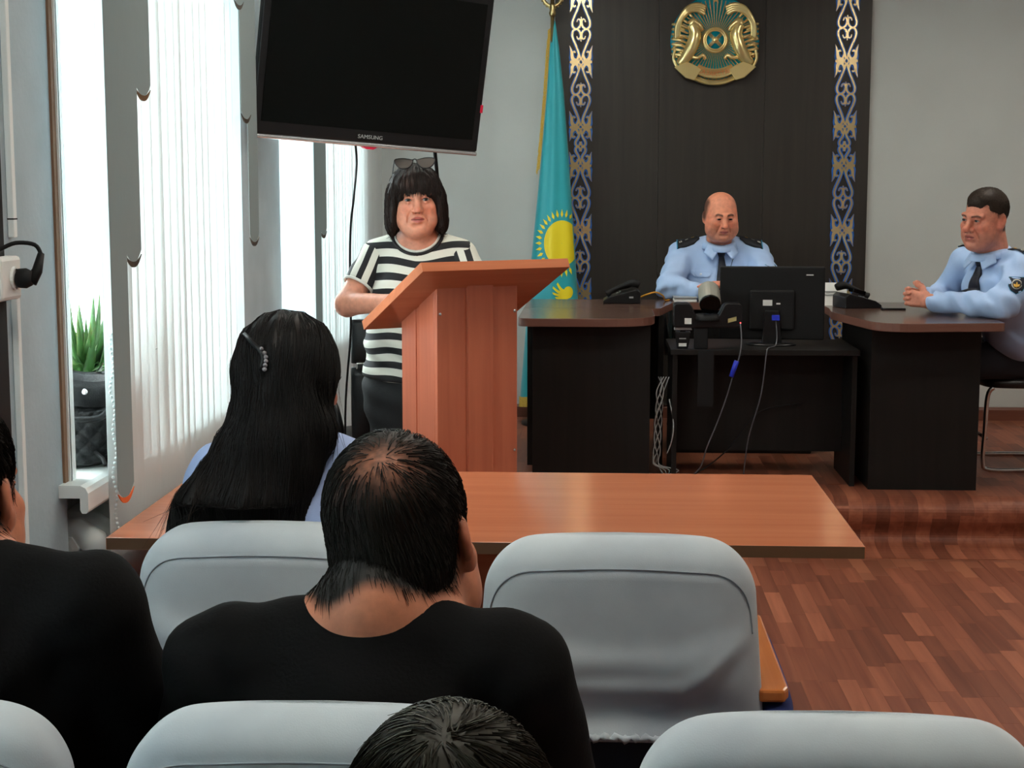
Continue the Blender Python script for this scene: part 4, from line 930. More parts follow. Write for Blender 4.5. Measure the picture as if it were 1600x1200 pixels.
class Solid:
    def __init__(s, lo, hi, hc=.01, fine=(), hf=.003):
        """fine: list of boxes (lo, hi) meshed at hf"""
        s.ax = [axis_pts(lo[i], hi[i], hc, [(f[0][i], f[1][i]) for f in fine], hf) for i in range(3)]
        s.D = np.full([len(a) for a in s.ax], .06, np.float32); s.T = Matrix.Identity(4); s.sc = 1.0
    def frame(s, T=None, sc=1.0):
        s.T = T if T is not None else Matrix.Identity(4); s.sc = sc; return s
    def _w(s, p): return np.array(s.T @ (Vector(p) * s.sc), np.float32)
    def _cut(s, lo, hi):
        sl = []; 
        for i in range(3):
            a = int(np.searchsorted(s.ax[i], lo[i])); b = int(np.searchsorted(s.ax[i], hi[i]))
            if b <= a: return None, None
            sl.append(slice(a, b))
        g = np.meshgrid(s.ax[0][sl[0]], s.ax[1][sl[1]], s.ax[2][sl[2]], indexing='ij', sparse=True)
        return tuple(sl), g
    def _op(s, sl, d, k, sub):
        D = s.D[sl]; k = max(k, 1e-4)
        if not sub:
            h = np.clip(.5 + .5 * (D - d) / k, 0, 1); s.D[sl] = D * (1 - h) + d * h - k * h * (1 - h)
        else:
            h = np.clip(.5 - .5 * (D + d) / k, 0, 1); s.D[sl] = D * (1 - h) - d * h + k * h * (1 - h)
    def ell(s, c, r, k=.02, rot=None, sub=False):
        c = s._w(c); r = np.array(r if hasattr(r, '__len__') else (r, r, r), np.float32) * s.sc
        Rm = s.T.to_3x3()
        if rot is not None: Rm = Rm @ Euler(rot).to_matrix()
        Rm = np.array(Rm, np.float32); k *= s.sc
        ext = np.abs(Rm) @ r + k + .012
        sl, g = s._cut(c - ext, c + ext)
        if sl is None: return s
        q = [g[i] - c[i] for i in range(3)]
        k0 = 0; k1 = 0
        for j in range(3):
            l = q[0] * Rm[0, j] + q[1] * Rm[1, j] + q[2] * Rm[2, j]; k0 = k0 + (l / r[j]) ** 2; k1 = k1 + (l / r[j] ** 2) ** 2
        k0 = np.sqrt(k0); d = k0 * (k0 - 1) / np.maximum(np.sqrt(k1), 1e-6)
        s._op(sl, d, k, sub); return s
    def cone(s, a, b, ra, rb=None, k=.02, sub=False, flat=None):
        a = s._w(a); b = s._w(b); rb = ra if rb is None else rb; ra *= s.sc; rb *= s.sc; k *= s.sc
        m = max(ra, rb) * (1 if flat is None else 1.0 / min(1, flat[3])) + k + .012
        sl, g = s._cut(np.minimum(a, b) - m, np.maximum(a, b) + m)
        if sl is None: return s
        ba = b - a; l2 = float(ba @ ba) + 1e-12
        q = [g[i] - a[i] for i in range(3)]
        h = np.clip((q[0] * ba[0] + q[1] * ba[1] + q[2] * ba[2]) / l2, 0, 1)
        v = [q[i] - h * ba[i] for i in range(3)]
        if flat is not None:                       # flatten across a direction: (nx, ny, nz, factor)
            n = np.array(flat[:3], np.float32); n /= np.linalg.norm(n); f = flat[3]
            dn = v[0] * n[0] + v[1] * n[1] + v[2] * n[2]
            v = [v[i] * f + n[i] * dn * (1 - f) for i in range(3)]
            d = np.sqrt(v[0] ** 2 + v[1] ** 2 + v[2] ** 2) - (ra + (rb - ra) * h)
        else:
            d = np.sqrt(v[0] ** 2 + v[1] ** 2 + v[2] ** 2) - (ra + (rb - ra) * h)
        s._op(sl, d, k, sub); return s
    def chain(s, pts, rs, k=.02, sub=False):
        for i in range(len(pts) - 1): s.cone(pts[i], pts[i + 1], rs[i], rs[i + 1], k, sub)
        return s
    def warp(s, f):
        X, Y, Z = np.meshgrid(*s.ax, indexing='ij', sparse=True); s.D = (s.D + f(X, Y, Z)).astype(np.float32); return s
    def cut_plane(s, p, n, k=.002):
        """remove what lies on the side n points to"""
        X, Y, Z = np.meshgrid(*s.ax, indexing='ij', sparse=True); n = np.array(n, float); n /= np.linalg.norm(n)
        d = (X - p[0]) * n[0] + (Y - p[1]) * n[1] + (Z - p[2]) * n[2]
        s.D = np.maximum(s.D, d).astype(np.float32); return s
    def mesh(s, relax=1):
        D = s.D; ins = D < 0; n = D.shape
        c = np.zeros([i - 1 for i in n], np.int8)
        for dx in (0, 1):
            for dy in (0, 1):
                for dz in (0, 1): c += ins[dx:n[0] - 1 + dx, dy:n[1] - 1 + dy, dz:n[2] - 1 + dz]
        I = np.argwhere((c > 0) & (c < 8)); idm = np.full(c.shape, -1, np.int32); idm[tuple(I.T)] = np.arange(len(I))
        acc = np.zeros((len(I), 3)); cnt = np.zeros(len(I))
        for axx in range(3):
            for o1 in (0, 1):
                for o2 in (0, 1):
                    off = [0, 0, 0]; oth = [q for q in range(3) if q != axx]; off[oth[0]] = o1; off[oth[1]] = o2
                    A = I + np.array(off); B = A.copy(); B[:, axx] += 1
                    da = D[tuple(A.T)]; db = D[tuple(B.T)]; mk = (da < 0) != (db < 0)
                    t = np.where(mk, da / np.where(mk, da - db, 1), 0)
                    P = np.stack([s.ax[q][A[:, q]] for q in range(3)], 1).astype(float)
                    P[:, axx] += t * (s.ax[axx][B[:, axx]] - s.ax[axx][A[:, axx]])
                    acc[mk] += P[mk]; cnt[mk] += 1
        V = acc / cnt[:, None]; F = []
        for axx in range(3):
            o = [q for q in range(3) if q != axx]
            sl0 = [slice(None)] * 3; sl1 = [slice(None)] * 3; sl0[axx] = slice(0, -1); sl1[axx] = slice(1, None)
            a = ins[tuple(sl0)]; b = ins[tuple(sl1)]; E_ = np.argwhere(a != b)
            m = np.ones(len(E_), bool)
            for q in o: m &= (E_[:, q] > 0) & (E_[:, q] < n[q] - 1)
            E_ = E_[m]; sg = a[tuple(E_.T)]
            def cell(d1, d2):
                Q = E_.copy(); Q[:, o[0]] += d1; Q[:, o[1]] += d2; return idm[tuple(Q.T)]
            q = np.stack([cell(-1, -1), cell(0, -1), cell(0, 0), cell(-1, 0)], 1)
            fl_ = sg if axx != 1 else ~sg
            q[~fl_] = q[~fl_][:, ::-1]; F.append(q)
        F = np.concatenate(F)
        for _ in range(relax):                     # light Laplacian relaxation
            S_ = np.zeros_like(V); N_ = np.zeros(len(V))
            for e in range(4):
                a, b = F[:, e], F[:, (e + 1) % 4]
                np.add.at(S_, a, V[b]); np.add.at(N_, a, 1); np.add.at(S_, b, V[a]); np.add.at(N_, b, 1)
            V = .5 * V + .5 * S_ / np.maximum(N_, 1)[:, None]
        return V, F

def solid_obj(name, VF, m, parent=None, tint=None, attr=None):
    V, F = VF
    me = bpy.data.meshes.new(name)
    W_ = V
    if parent is not None:
        iv = np.array(wmat(parent).inverted()); W_ = V @ iv[:3, :3].T + iv[:3, 3]
    me.vertices.add(len(V)); me.vertices.foreach_set('co', W_.astype(np.float32).ravel())
    me.loops.add(len(F) * 4); me.loops.foreach_set('vertex_index', F.astype(np.int32).ravel())
    me.polygons.add(len(F)); me.polygons.foreach_set('loop_start', np.arange(0, len(F) * 4, 4, dtype=np.int32))
    me.polygons.foreach_set('use_smooth', np.ones(len(F), bool)); me.update(calc_edges=True); me.validate()
    if tint is not None:
        a = me.color_attributes.new('tint', 'FLOAT_COLOR', 'POINT'); c = np.ones((len(V), 4), np.float32); c[:, :3] = tint; a.data.foreach_set('color', c.ravel())
    if attr is not None:
        a = me.attributes.new('stripe', 'FLOAT', 'POINT'); a.data.foreach_set('value', attr.astype(np.float32))
    me.materials.append(m); o = bpy.data.objects.new(name, me); col.objects.link(o)
    if parent is not None: o.parent = parent
    return o

def to_local(V, T, sc): 
    iv = np.array(T.inverted()); return (V @ iv[:3, :3].T + iv[:3, 3]) / sc

def L3(r, g, b): return np.array(lin(r, g, b)[:3])
def sst(a, b, x): t = np.clip((x - a) / (b - a), 0, 1); return t * t * (3 - 2 * t)
def gau(x, s): return np.exp(-(x / s) ** 2)

def head_T(c, yaw=0, pitch=0, roll=0):
    """yaw: turn about the vertical (0 faces the camera, 180 away); pitch > 0 looks down"""
    return Matrix.Translation(c) @ Matrix.Rotation(R(yaw), 4, 'Z') @ Matrix.Rotation(R(pitch), 4, 'X') @ Matrix.Rotation(R(roll), 4, 'Y')

def add_head(S, T, sc, fw=1.0, jaw=1.0, fat=0.0, nose=1.0, brow=1.0, lid=1.0, mouth=0.0, neck=None, nr=.056, cw=1.0):
    S.frame(T, sc)
    S.ell((0, .018, .036), (.076 * cw, .094, .086), .01)
    S.ell((0, -.020, -.030), (.063 * fw, .073, .086), .03)
    S.ell((0, -.028, -.080), (.054 * fw * jaw, .052, .038), .028)
    S.ell((0, -.074, -.102), (.023 * jaw, .017, .015), .022)
    for sx in (-1, 1):
        S.ell((sx * .040 * fw, -.068, -.026), (.022, .018, .018), .022)
        if fat: S.ell((sx * .042 * fw, -.045, -.068), (.024 + .008 * fat, .030, .032), .03)
        S.cone((sx * .008, -.0895, .017), (sx * .046, -.077, .020), .0085 * brow, .0065 * brow, .014)
        S.ell((sx * .031, -.103, -.001), (.0165, .0135, .0105), .014, sub=True)
        S.ell((sx * .031, -.0800, -.001), .0128, .004)
        S.chain([(sx * .0165, -.0895, .0035), (sx * .030, -.0915, .0092 * lid), (sx * .0450, -.0855, .0035)], [.0022, .0028, .0022], .004)
        S.chain([(sx * .0180, -.0885, -.0075), (sx * .031, -.0900, -.0105), (sx * .0440, -.0845, -.0070)], [.0018, .0022, .0018], .005)
    if fat: S.ell((0, -.045, -.108), (.040 * fw, .040, .022 + .006 * fat), .03)
    S.chain([(0, -.0895, .016), (0, -.100, -.012), (0, -.1125 * (.5 + .5 * nose), -.034)], [.0075, .0090, .0125 * nose], .014)
    for sx in (-1, 1):
        S.ell((sx * .0135 * nose, -.0985, -.0375), (.0085, .0115, .0080), .007)
        S.ell((sx * .0065 * nose, -.1040, -.0465), (.0035, .0055, .0035), .003, sub=True)
    S.ell((0, -.0760, -.066), (.031, .021, .025), .02)
    S.chain([(-.0235, -.0890, -.0665), (-.010, -.0978, -.0620), (0, -.0982, -.0634), (.010, -.0978, -.0620), (.0235, -.0890, -.0665)], [.0025, .0045, .0042, .0045, .0025], .006)
    S.chain([(-.0205, -.0885, -.0715 - mouth), (0, -.0962, -.0758 - mouth), (.0205, -.0885, -.0715 - mouth)], [.0025, .0058, .0025], .006)
    S.chain([(-.0245, -.0945, -.0682), (0, -.1040, -.0683 - mouth * .5), (.0245, -.0945, -.0682)], [.0012, .0018 + mouth * .5, .0012], .003, sub=True)
    S.cone((-.015, -.094, -.0885), (.015, -.094, -.0885), .004, .004, .012, sub=True)
    for sx in (-1, 1):
        S.chain([(sx * .0195, -.0925, -.037), (sx * .0310, -.0870, -.056), (sx * .0345, -.0800, -.076)], [.0022, .0034, .0020], .007, sub=True)
        e = .0785 * cw
        S.ell((sx * e, .012, -.008), (.0080, .0175, .0295), .008, rot=(R(-12), sx * R(-4), sx * R(-18)))
        S.ell((sx * (e - .001), .004, -.030), (.0075, .0105, .0125), .008)
        S.ell((sx * (e + .0085), .009, -.002), (.0065, .0100, .0170), .004, rot=(R(-12), 0, sx * R(-18)), sub=True)
    if neck is not None:
        a = S.T @ (Vector((0, .028, -.055)) * sc); S.frame()
        S.cone(tuple(a), neck, nr * sc * .98, nr * sc * 1.06, .035)
    S.frame()

def head_tint(V, T, sc, skin, lip, brow, brow_z=.022, brow_h=.0055, stubble=0.0, hair=None, hairline=None, red=1.0, fw=1.0):
    q = to_local(V, T, sc); x, y, z = q[:, 0], q[:, 1], q[:, 2]; ax = np.abs(x); fr = (y < -.02)
    C = np.repeat(skin[None, :], len(V), 0)
    def mixin(w, c): 
        nonlocal C
        C = C * (1 - w[:, None]) + c[None, :] * w[:, None]
    rd = skin * np.array([1.05, .72, .66])
    mixin(np.clip(red * .55 * gau(ax - .042, .020) * gau(z + .032, .022) * fr, 0, 1), rd)
    mixin(np.clip(red * .6 * gau(x, .016) * gau(z + .036, .016) * (y < -.09), 0, 1), rd)
    mixin(np.clip(red * .5 * (gau(ax - .08, .016) * gau(z + .008, .04)), 0, 1), rd)
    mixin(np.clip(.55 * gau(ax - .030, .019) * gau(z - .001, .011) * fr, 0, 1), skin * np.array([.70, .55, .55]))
    if stubble:
        w = stubble * sst(-.045, -.062, z) * sst(.02, -.02, y) * sst(-.125, -.11, z) * (1 - .6 * gau(x, .024) * gau(z + .068, .007)); mixin(w, skin * np.array([.55, .56, .60]))
    lw = gau(ax / .0235, 1.0) ** 2
    lipm = sst(1.05, .8, (ax / .0240) ** 2 + ((z + .0680) / (.0105 * (1 - .35 * (ax / .024) ** 2))) ** 2) * (y < -.078); mixin(.85 * lipm, lip)
    mixin(.9 * sst(.0022, .0008, np.abs(z + .0683)) * sst(.025, .022, ax) * (y < -.08), lip * .28)
    for sx in (-1, 1):
        mixin(.9 * gau(x - sx * .0065, .0032) * gau(z + .0455, .0030) * (y < -.09), skin * .18)
    if brow is not None:
        bz = brow_z + .004 * np.sin(np.clip((ax - .012) / .036, 0, 1) * 2.2) - .003 * sst(.034, .05, ax)
        mixin(.88 * sst(brow_h, brow_h * .45, np.abs(z - bz)) * sst(.010, .014, ax) * sst(.052, .044, ax) * (y < -.055), brow)
    if hair is not None and hairline is not None:
        mixin(hairline(x, y, z), hair)
    return C

M['skin'] = attr_mat('skin', .52, .12, .35, .10, 260)
M['lash'] = mat('eyelash', lin(24, 18, 16), .8)
M['eye'] = attr_mat('eye', .15, 0, .5)
M['hair'] = attr_mat('hair', .55, 0, .22, .0)

def add_eyes(T, sc, body, iris=(50, 36, 26), open_=1.0, look=(0, 0), ir=.0062):
    for sx in (-1, 1):
        n, m_ = 20, 10; V = []; cols = []; c0 = Vector((sx * .031, -.0800, -.001)); r = .01440
        for i in range(n + 1):
            u = -1 + 2 * i / n
            for j in range(m_ + 1):
                v = -1 + 2 * j / m_; dx = u * .0122; hz = (1 - u * u) ** .75 * (.0056 * open_ if v > 0 else .0042 * open_) + .0002; dz = v * hz + .0004 - .0012 * u * sx * 0
                dy = -math.sqrt(max(1e-8, r * r - dx * dx - dz * dz)); V.append(c0 + Vector((dx, dy, dz)))
                d = math.hypot(dx - look[0], dz - look[1] - .0006)
                cc = L3(170, 156, 148)
                if d < ir: cc = L3(*iris)
                if d < .0026: cc = L3(10, 8, 8)
                if v > .62: cc = L3(26, 18, 17)
                if v < -.85: cc = L3(150, 100, 90)
                cols.append(cc)
        F = np.array([(i * (m_ + 1) + j, (i + 1) * (m_ + 1) + j, (i + 1) * (m_ + 1) + j + 1, i * (m_ + 1) + j + 1) for i in range(n) for j in range(m_)])
        Vw = np.array([tuple(T @ (p * sc)) for p in V])
        solid_obj('eye', (Vw, F), M['eye'], body, np.array(cols))
        top = [Vector(Vw[i * (m_ + 1) + m_]) + (T.to_3x3() @ Vector((0, -.0012, .0004))) * sc for i in range(n + 1)]
        MB().tube(top, [.0006 + .0009 * math.sin(math.pi * i / n) for i in range(n + 1)], 6).build('eyelashes', M['lash'], body, smooth=True)

def add_hand(S, wrist, fdir, palm, side, curl=.5, spread=.09, sc=1.0, thumb=.5, lens=None):
    """wrist point, direction of the fingers, palm normal; side +1 puts the thumb at palm x fdir"""
    f = Vector(fdir).normalized(); n = Vector(palm).normalized(); n = (n - f * n.dot(f)).normalized(); s_ = n.cross(f) * side
    w = Vector(wrist); P = lambda a, b, c: tuple(w + (f * a + s_ * b + n * c) * sc)
    for b in (-.026, -.009, .009, .026): S.cone(P(.0, b * .55, 0), P(.078, b, .0), .0165 * sc, .0125 * sc, .012 * sc)
    fl = lens or [.066, .078, .073, .058]
    for i, b in enumerate((.028, .0095, -.0095, -.027)):
        p = w + (f * .080 + s_ * b) * sc; a = curl * (.55 + .06 * i); L_ = fl[i] * sc; d = f + s_ * (spread * (1.5 - i) * .5)
        d.normalize(); r0 = (.0098, .0102, .0098, .0086)[i] * sc; pts = [tuple(p - f * .012 * sc), tuple(p)]; rs = [r0 * 1.1, r0 * 1.02]
        ang = a
        for q, fr in ((0, .45), (1, .31), (2, .24)):
            dd = d * math.cos(ang) + n * math.sin(ang); p = p + dd * (L_ * fr); pts.append(tuple(p)); rs.append(r0 * (.95, .88, .74)[q]); ang += curl * (.95, .7, .5)[q]
        S.chain(pts, rs, .003 * sc)
    p0 = w + (f * .018 + s_ * .022) * sc; d = (f * .62 + s_ * .72 + n * (.25 + thumb * .4)).normalized(); p1 = p0 + d * .042 * sc
    d2 = (f * .85 + s_ * (.45 - thumb * .5) + n * (.25 + thumb * .3)).normalized(); p2 = p1 + d2 * .033 * sc; p3 = p2 + (d2 + n * .25 - s_ * .2 * thumb).normalized() * .026 * sc
    S.chain([tuple(p0), tuple(p1), tuple(p2), tuple(p3)], [.0165 * sc, .0125 * sc, .0112 * sc, .0088 * sc], .008 * sc)

def strands(name, roots, m, parent, colr, r0=.0007, seed=1, cvar=.35):
    """roots: list of polylines; each becomes a thin tapered three-sided hair"""
    rg = np.random.default_rng(seed); V = []; F = []; C = []
    for pl in roots:
        pl = [Vector(p) for p in pl]; n = len(pl); k0 = len(V); cc = np.array(colr) * (1 + cvar * rg.uniform(-1, 1))
        for i, p in enumerate(pl):
            t = (pl[min(i + 1, n - 1)] - pl[max(i - 1, 0)]).normalized(); a = Vector((.31, .9, .3)); u = t.cross(a).normalized(); w = t.cross(u); r = r0 * (1 - .75 * i / (n - 1))
            for q in range(3): V.append(p + (u * math.cos(q * 2.0944) + w * math.sin(q * 2.0944)) * r); C.append(cc)
        for i in range(n - 1):
            for q in range(3): F.append((k0 + i * 3 + q, k0 + i * 3 + (q + 1) % 3, k0 + (i + 1) * 3 + (q + 1) % 3, k0 + (i + 1) * 3 + q))
    o = solid_obj(name, (np.array([tuple(p) for p in V]), np.array(F)), m, parent, np.array(C)); o['kind'] = 'stuff'; return o

def surf_strands(name, VF, n, steps, L_, flow, m, parent, colr, r0=.0008, lift=.0012, seed=1, cvar=.4, keep=None, free=.0):
    """hairs that follow a hair mass: start on its surface and run along the flow; the last part may leave it"""
    rg = np.random.default_rng(seed); bv = bvh_of(VF); V = VF[0]; out = []
    if keep is not None: V = V[keep(V)]
    for i in rg.integers(0, len(V), n):
        p = Vector(V[i]); pl = []; st = L_ * rg.uniform(.6, 1.3) / steps; jit = Vector(rg.normal(0, .16, 3)); li = lift * rg.uniform(.3, 1.6); d = None
        for k in range(steps + 1):
            h = bv.find_nearest(p)
            if h[0] is None: break
            nrm = h[1] if (p - h[0]).length < 1e-6 or (p - h[0]).dot(h[1]) >= 0 else h[1]
            f = (Vector(flow(h[0])) + jit * .5); f = (f - nrm * f.dot(nrm)); f = f.normalized() if f.length > 1e-6 else Vector((0, 0, -1))
            if free and k > steps * (1 - free): pl.append(p.copy()); p = p + (d + Vector((0, 0, -.5)) + jit * .4).normalized() * st; continue
            q = h[0] + nrm * li; pl.append(q); d = f; p = q + f * st
        if len(pl) > 2: out.append(pl)
    return strands(name, out, m, parent, colr, r0, seed, cvar)

def bvh_of(VF): return BVHTree.FromPolygons([Vector(p) for p in VF[0]], [tuple(f) for f in VF[1].tolist()])
def hug(b, pts2d_grid, to_world, d, bvh, off, thick, fallback=None):
    """grid of parameters -> points dropped along d onto the surface, raised by off; closed slab of given thickness"""
    d = Vector(d).normalized(); top = []; 
    for row in pts2d_grid:
        tr = []
        for p in row:
            o = Vector(to_world(*p)); hit = bvh.ray_cast(o - d * .4, d)
            h = hit[0] if hit[0] is not None else o
            tr.append(h - d * off)
        top.append(tr)
    n, m_ = len(top), len(top[0]); bot = [[p + d * (thick) for p in r] for r in top]
    b.grid(top); k = len(b.v) - n * m_; b.grid([r[::-1] for r in bot])
    rimi = [(0, j) for j in range(m_)] + [(i, m_ - 1) for i in range(1, n)] + [(n - 1, j) for j in range(m_ - 2, -1, -1)] + [(i, 0) for i in range(n - 2, 0, -1)]
    ring = [[top[i][j] for i, j in rimi], [bot[i][j] for i, j in rimi]]; b.grid(ring, wrap=True); return b
# ------------------------------------------------------------------ people
def stripe_material():
    m, nt, b = new_mat('striped_jersey'); L = nt.links.new; N = nt.nodes.new
    a = N('ShaderNodeAttribute'); a.attribute_name = 'stripe'
    fr = N('ShaderNodeMath'); fr.operation = 'FRACT'; L(a.outputs['Fac'], fr.inputs[0])
    r = N('ShaderNodeValToRGB'); r.color_ramp.interpolation = 'CONSTANT'; e = r.color_ramp.elements
    e[0].position = 0; e[0].color = lin(20, 20, 24); e[1].position = .47; e[1].color = lin(214, 214, 202)
    L(fr.outputs[0], r.inputs[0]); L(r.outputs[0], b.inputs['Base Color']); b.inputs['Roughness'].default_value = .8
    return m
M['stripe'] = stripe_material()
M['trim_white'] = mat('white_jersey_trim', lin(212, 212, 204), .8)
M['trim_black'] = mat('black_jersey_trim', lin(22, 22, 25), .8)
M['trouser_black'] = mat('black_trouser_cloth', lin(26, 28, 30), .85, bump=.2, bscale=90)
M['trouser_navy'] = mat('navy_trouser_cloth', lin(22, 26, 36), .85)
M['shirt_blue'] = mat('pale_blue_uniform_cloth', lin(164, 190, 228), .8, bump=.12, bscale=120, var=.03, vscale=20)
M['shirt_lilac'] = mat('pale_blue_shirt_cloth', lin(150, 168, 208), .8, bump=.12, bscale=120)
M['tshirt'] = mat('black_tshirt_cloth', lin(9, 9, 10), .95, spec=.15, bump=.15, bscale=200)
M['tie'] = mat('navy_tie', lin(18, 22, 38), .6)
M['epaulette'] = mat('navy_epaulette', lin(12, 18, 28), .7)
M['cyan_piping'] = mat('cyan_piping', lin(30, 130, 170), .6)
M['shoe'] = mat('black_shoe', lin(18, 18, 18), .35)

def shoe(S, p, d):
    p = Vector(p); d = Vector(d); S.cone(tuple(p + Vector((0, 0, .045))), tuple(p + d * .16 + Vector((0, 0, .03))), .042, .034, .02); S.cone(tuple(p - d * .04 + Vector((0, 0, .04))), tuple(p + Vector((0, 0, .09))), .038, .036, .02); S.cut_plane((0, 0, p.z + .001), (0, 0, -1))

# ---- standing woman at the lectern
def woman():
    cx, cy = -.690, 6.11
    t = thing('person', 'standing woman with a dark bob in a black and white striped T-shirt at the lectern', 'person', (cx, cy, 0))
    T = head_T((-.693, 6.055, 1.496), 9, 0, -2); sc = 1.09
    S = Solid((-1.06, 5.62, .0), (-.30, 6.34, 1.66), .012, [((-.79, 5.92, 1.33), (-.59, 6.17, 1.64))], .0029)
    add_head(S, T, sc, fw=1.05, jaw=.96, fat=.25, nose=1.05, mouth=.0018, neck=(cx, 6.10, 1.315), nr=.060)
    S.ell((cx, 6.115, 1.20), (.16, .092, .15), .05); S.ell((cx, 6.12, .93), (.17, .12, .2), .05)
    for sx in (-1, 1): S.cone((cx, 6.11, 1.335), (cx + sx * .165, 6.125, 1.285), .045, .045, .04)
    S.ell((cx, 6.085, 1.325), (.070, .035, .045), .04)
    arms = {}
    for sx, el, wr, hd in ((-1, (-.958, 6.02, 1.095), (-.725, 5.815, 1.118), (.62, -.50, -.05)), (1, (-.415, 6.03, 1.10), (-.565, 5.83, 1.135), (-.75, -.45, -.05))):
        S.chain([(cx + sx * .175, 6.125, 1.28), el, wr], [.05, .046, .030], .025)
        add_hand(S, wr, hd, (0, 0, -1), 1 if sx < 0 else -1, .25, sc=.95)
    for sx in (-1, 1): S.chain([(cx + sx * .09, 6.12, .85), (cx + sx * .09, 6.12, .45), (cx + sx * .09, 6.15, .10)], [.09, .06, .045], .03)
    VF = S.mesh(2)
    skin = L3(206, 142, 116)
    tint = head_tint(VF[0], T, sc, skin, L3(176, 92, 88), L3(90, 62, 50), brow_z=.024, brow_h=.0035, red=1.0, fw=1.1)
    body = solid_obj('body', VF, M['skin'], t, tint); add_eyes(T, sc, body, (48, 46, 42), .85, (0, -.0008), .0075)
    # striped shirt
    S = Solid((-1.0, 5.86, .74), (-.38, 6.36, 1.42), .0085)
    S.ell((cx, 6.11, 1.17), (.190, .125, .175), .05); S.ell((cx - .005, 6.105, .95), (.208, .160, .165), .07); S.ell((cx - .008, 6.12, .80), (.222, .162, .15), .06)
    for sx in (-1, 1):
        S.ell((cx + sx * .085, 6.01, 1.115), (.085, .065, .085), .05); S.cone((cx, 6.115, 1.340), (cx + sx * .165, 6.125, 1.285), .052, .060, .05)
    S.warp(lambda X, Y, Z: .006 * np.sin(70 * (Z - .5 * np.abs(X - cx)) + 3 * np.sin(9 * X)) * gau(Z - .92, .12) * (Y < 6.1) + .004 * np.sin(45 * X + 20 * Z) * (Z < .95))
    full = S.mesh(1); bv = bvh_of(full)
    # bottom hem and neck opening
    S.cut_plane((cx, cy, .785), (-.10, 0, -1))
    S.ell((cx, 6.030, 1.408), (.106, .135, .110), .004, sub=True)
    VF = S.mesh(1); V = VF[0]
    st = (V[:, 2] + .006 * np.sin(26 * V[:, 0]) + .05 * np.abs(V[:, 0] - cx) * gau(V[:, 2] - 1.30, .10) * -1.2 - .35 * np.clip(.93 - V[:, 2], 0, 1) * np.clip(-.75 - V[:, 0], 0, 1) * 2) / .0565 + .05
    shirt = solid_obj('tshirt', VF, M['stripe'], t, attr=st); bc = bvh_of(VF)
    for r_, mt, off in ((.0055, 'trim_white', 0), (.0065, 'trim_black', .011)):
        pts = []
        for i in range(61):                        # where the neck opening meets the outside of the shirt
            ph = R(-115 + 230 * i / 60)
            for k in range(160):
                th = R(-88 + k); q = Vector((cx + (.106 + off) * math.cos(th) * math.sin(ph), 6.030 - (.135 + off) * math.cos(th) * math.cos(ph), 1.408 + (.110 + off) * math.sin(th)))
                n_ = bv.find_nearest(q)
                if (q - n_[0]).dot(n_[1]) > 0: pts.append(n_[0] + n_[1] * .001); break
        MB().tube(pts, r_, 8).build('neck_trim', M[mt], shirt, smooth=True)
    for sx, el in ((-1, (-.958, 6.02, 1.095)), (1, (-.415, 6.03, 1.10))):
        sh = Vector((cx + sx * .168, 6.125, 1.275)); e = Vector(el); end = sh.lerp(e, .62)
        S = Solid((min(sh.x, e.x) - .1, 5.92, 1.10), (max(sh.x, e.x) + .1, 6.26, 1.38), .008)
        S.cone(tuple(sh), tuple(end + (e - sh) * .3), .064, .062, .01); S.ell(tuple(sh + Vector((-sx * .03, 0, .0))), (.06, .06, .062), .03)
        S.cut_plane(end, (e - sh)); S.warp(lambda X, Y, Z: .003 * np.sin(60 * Z + 40 * X))
        VF = S.mesh(1); V = VF[0]
        sl = solid_obj('sleeve', VF, M['stripe'], t, attr=(V[:, 0] * sx * .95 + V[:, 2] * .36) / .050 + .3)
        d = (e - sh).normalized(); u = d.cross(Vector((0, 1, 0))).normalized(); w = d.cross(u)
        MB().tube([end + (u * math.cos(a) + w * math.sin(a)) * .060 for a in [2 * math.pi * k / 24 for k in range(25)]], .006, 8).build('sleeve_trim', M['trim_white'], sl, smooth=True)
    # trousers and shoes
    S = Solid((-1.0, 5.9, .03), (-.4, 6.4, .92), .011)
    S.ell((cx - .008, 6.125, .78), (.215, .150, .14), .05); S.ell((cx - .008, 6.14, .70), (.205, .14, .14), .05)
    for sx in (-1, 1): S.chain([(cx + sx * .095, 6.125, .72), (cx + sx * .095, 6.12, .42), (cx + sx * .09, 6.15, .07)], [.120, .088, .075], .04)
    S.warp(lambda X, Y, Z: .004 * np.sin(60 * Z + 25 * X)); S.cut_plane((0, 0, .05), (0, 0, -1))
    solid_obj('trousers', S.mesh(1), M['trouser_black'], t)
    for sx in (-1, 1):
        S = Solid((cx + sx * .09 - .08, 5.9, -.01), (cx + sx * .09 + .08, 6.3, .16), .008); shoe(S, (cx + sx * .09, 6.13, 0), (0, -1, 0)); solid_obj('shoe', S.mesh(1), M['shoe'], t)
    # hair
    S = Solid((-.84, 5.90, 1.30), (-.55, 6.26, 1.68), .0045); S.frame(T, sc)
    S.ell((0, .020, .036), (.094, .112, .092), .01)
    for sx in (-1, 1):
        S.ell((sx * .083, -.012, -.030), (.026, .052, .070), .03); S.ell((sx * .088, -.008, -.082), (.020, .046, .042), .02)
    S.ell((0, .055, -.045), (.090, .062, .095), .03)
    S.ell((.0, -.068, .050), (.070, .036, .046), .02)
    S.frame(T, sc); S.ell((0, -.125, -.050), (.0640 * 1.08, .095, .078), .004, sub=True); S.ell((0, -.02, -.13), (.066, .10, .07), .01, sub=True)
    iv = np.array(T.inverted())
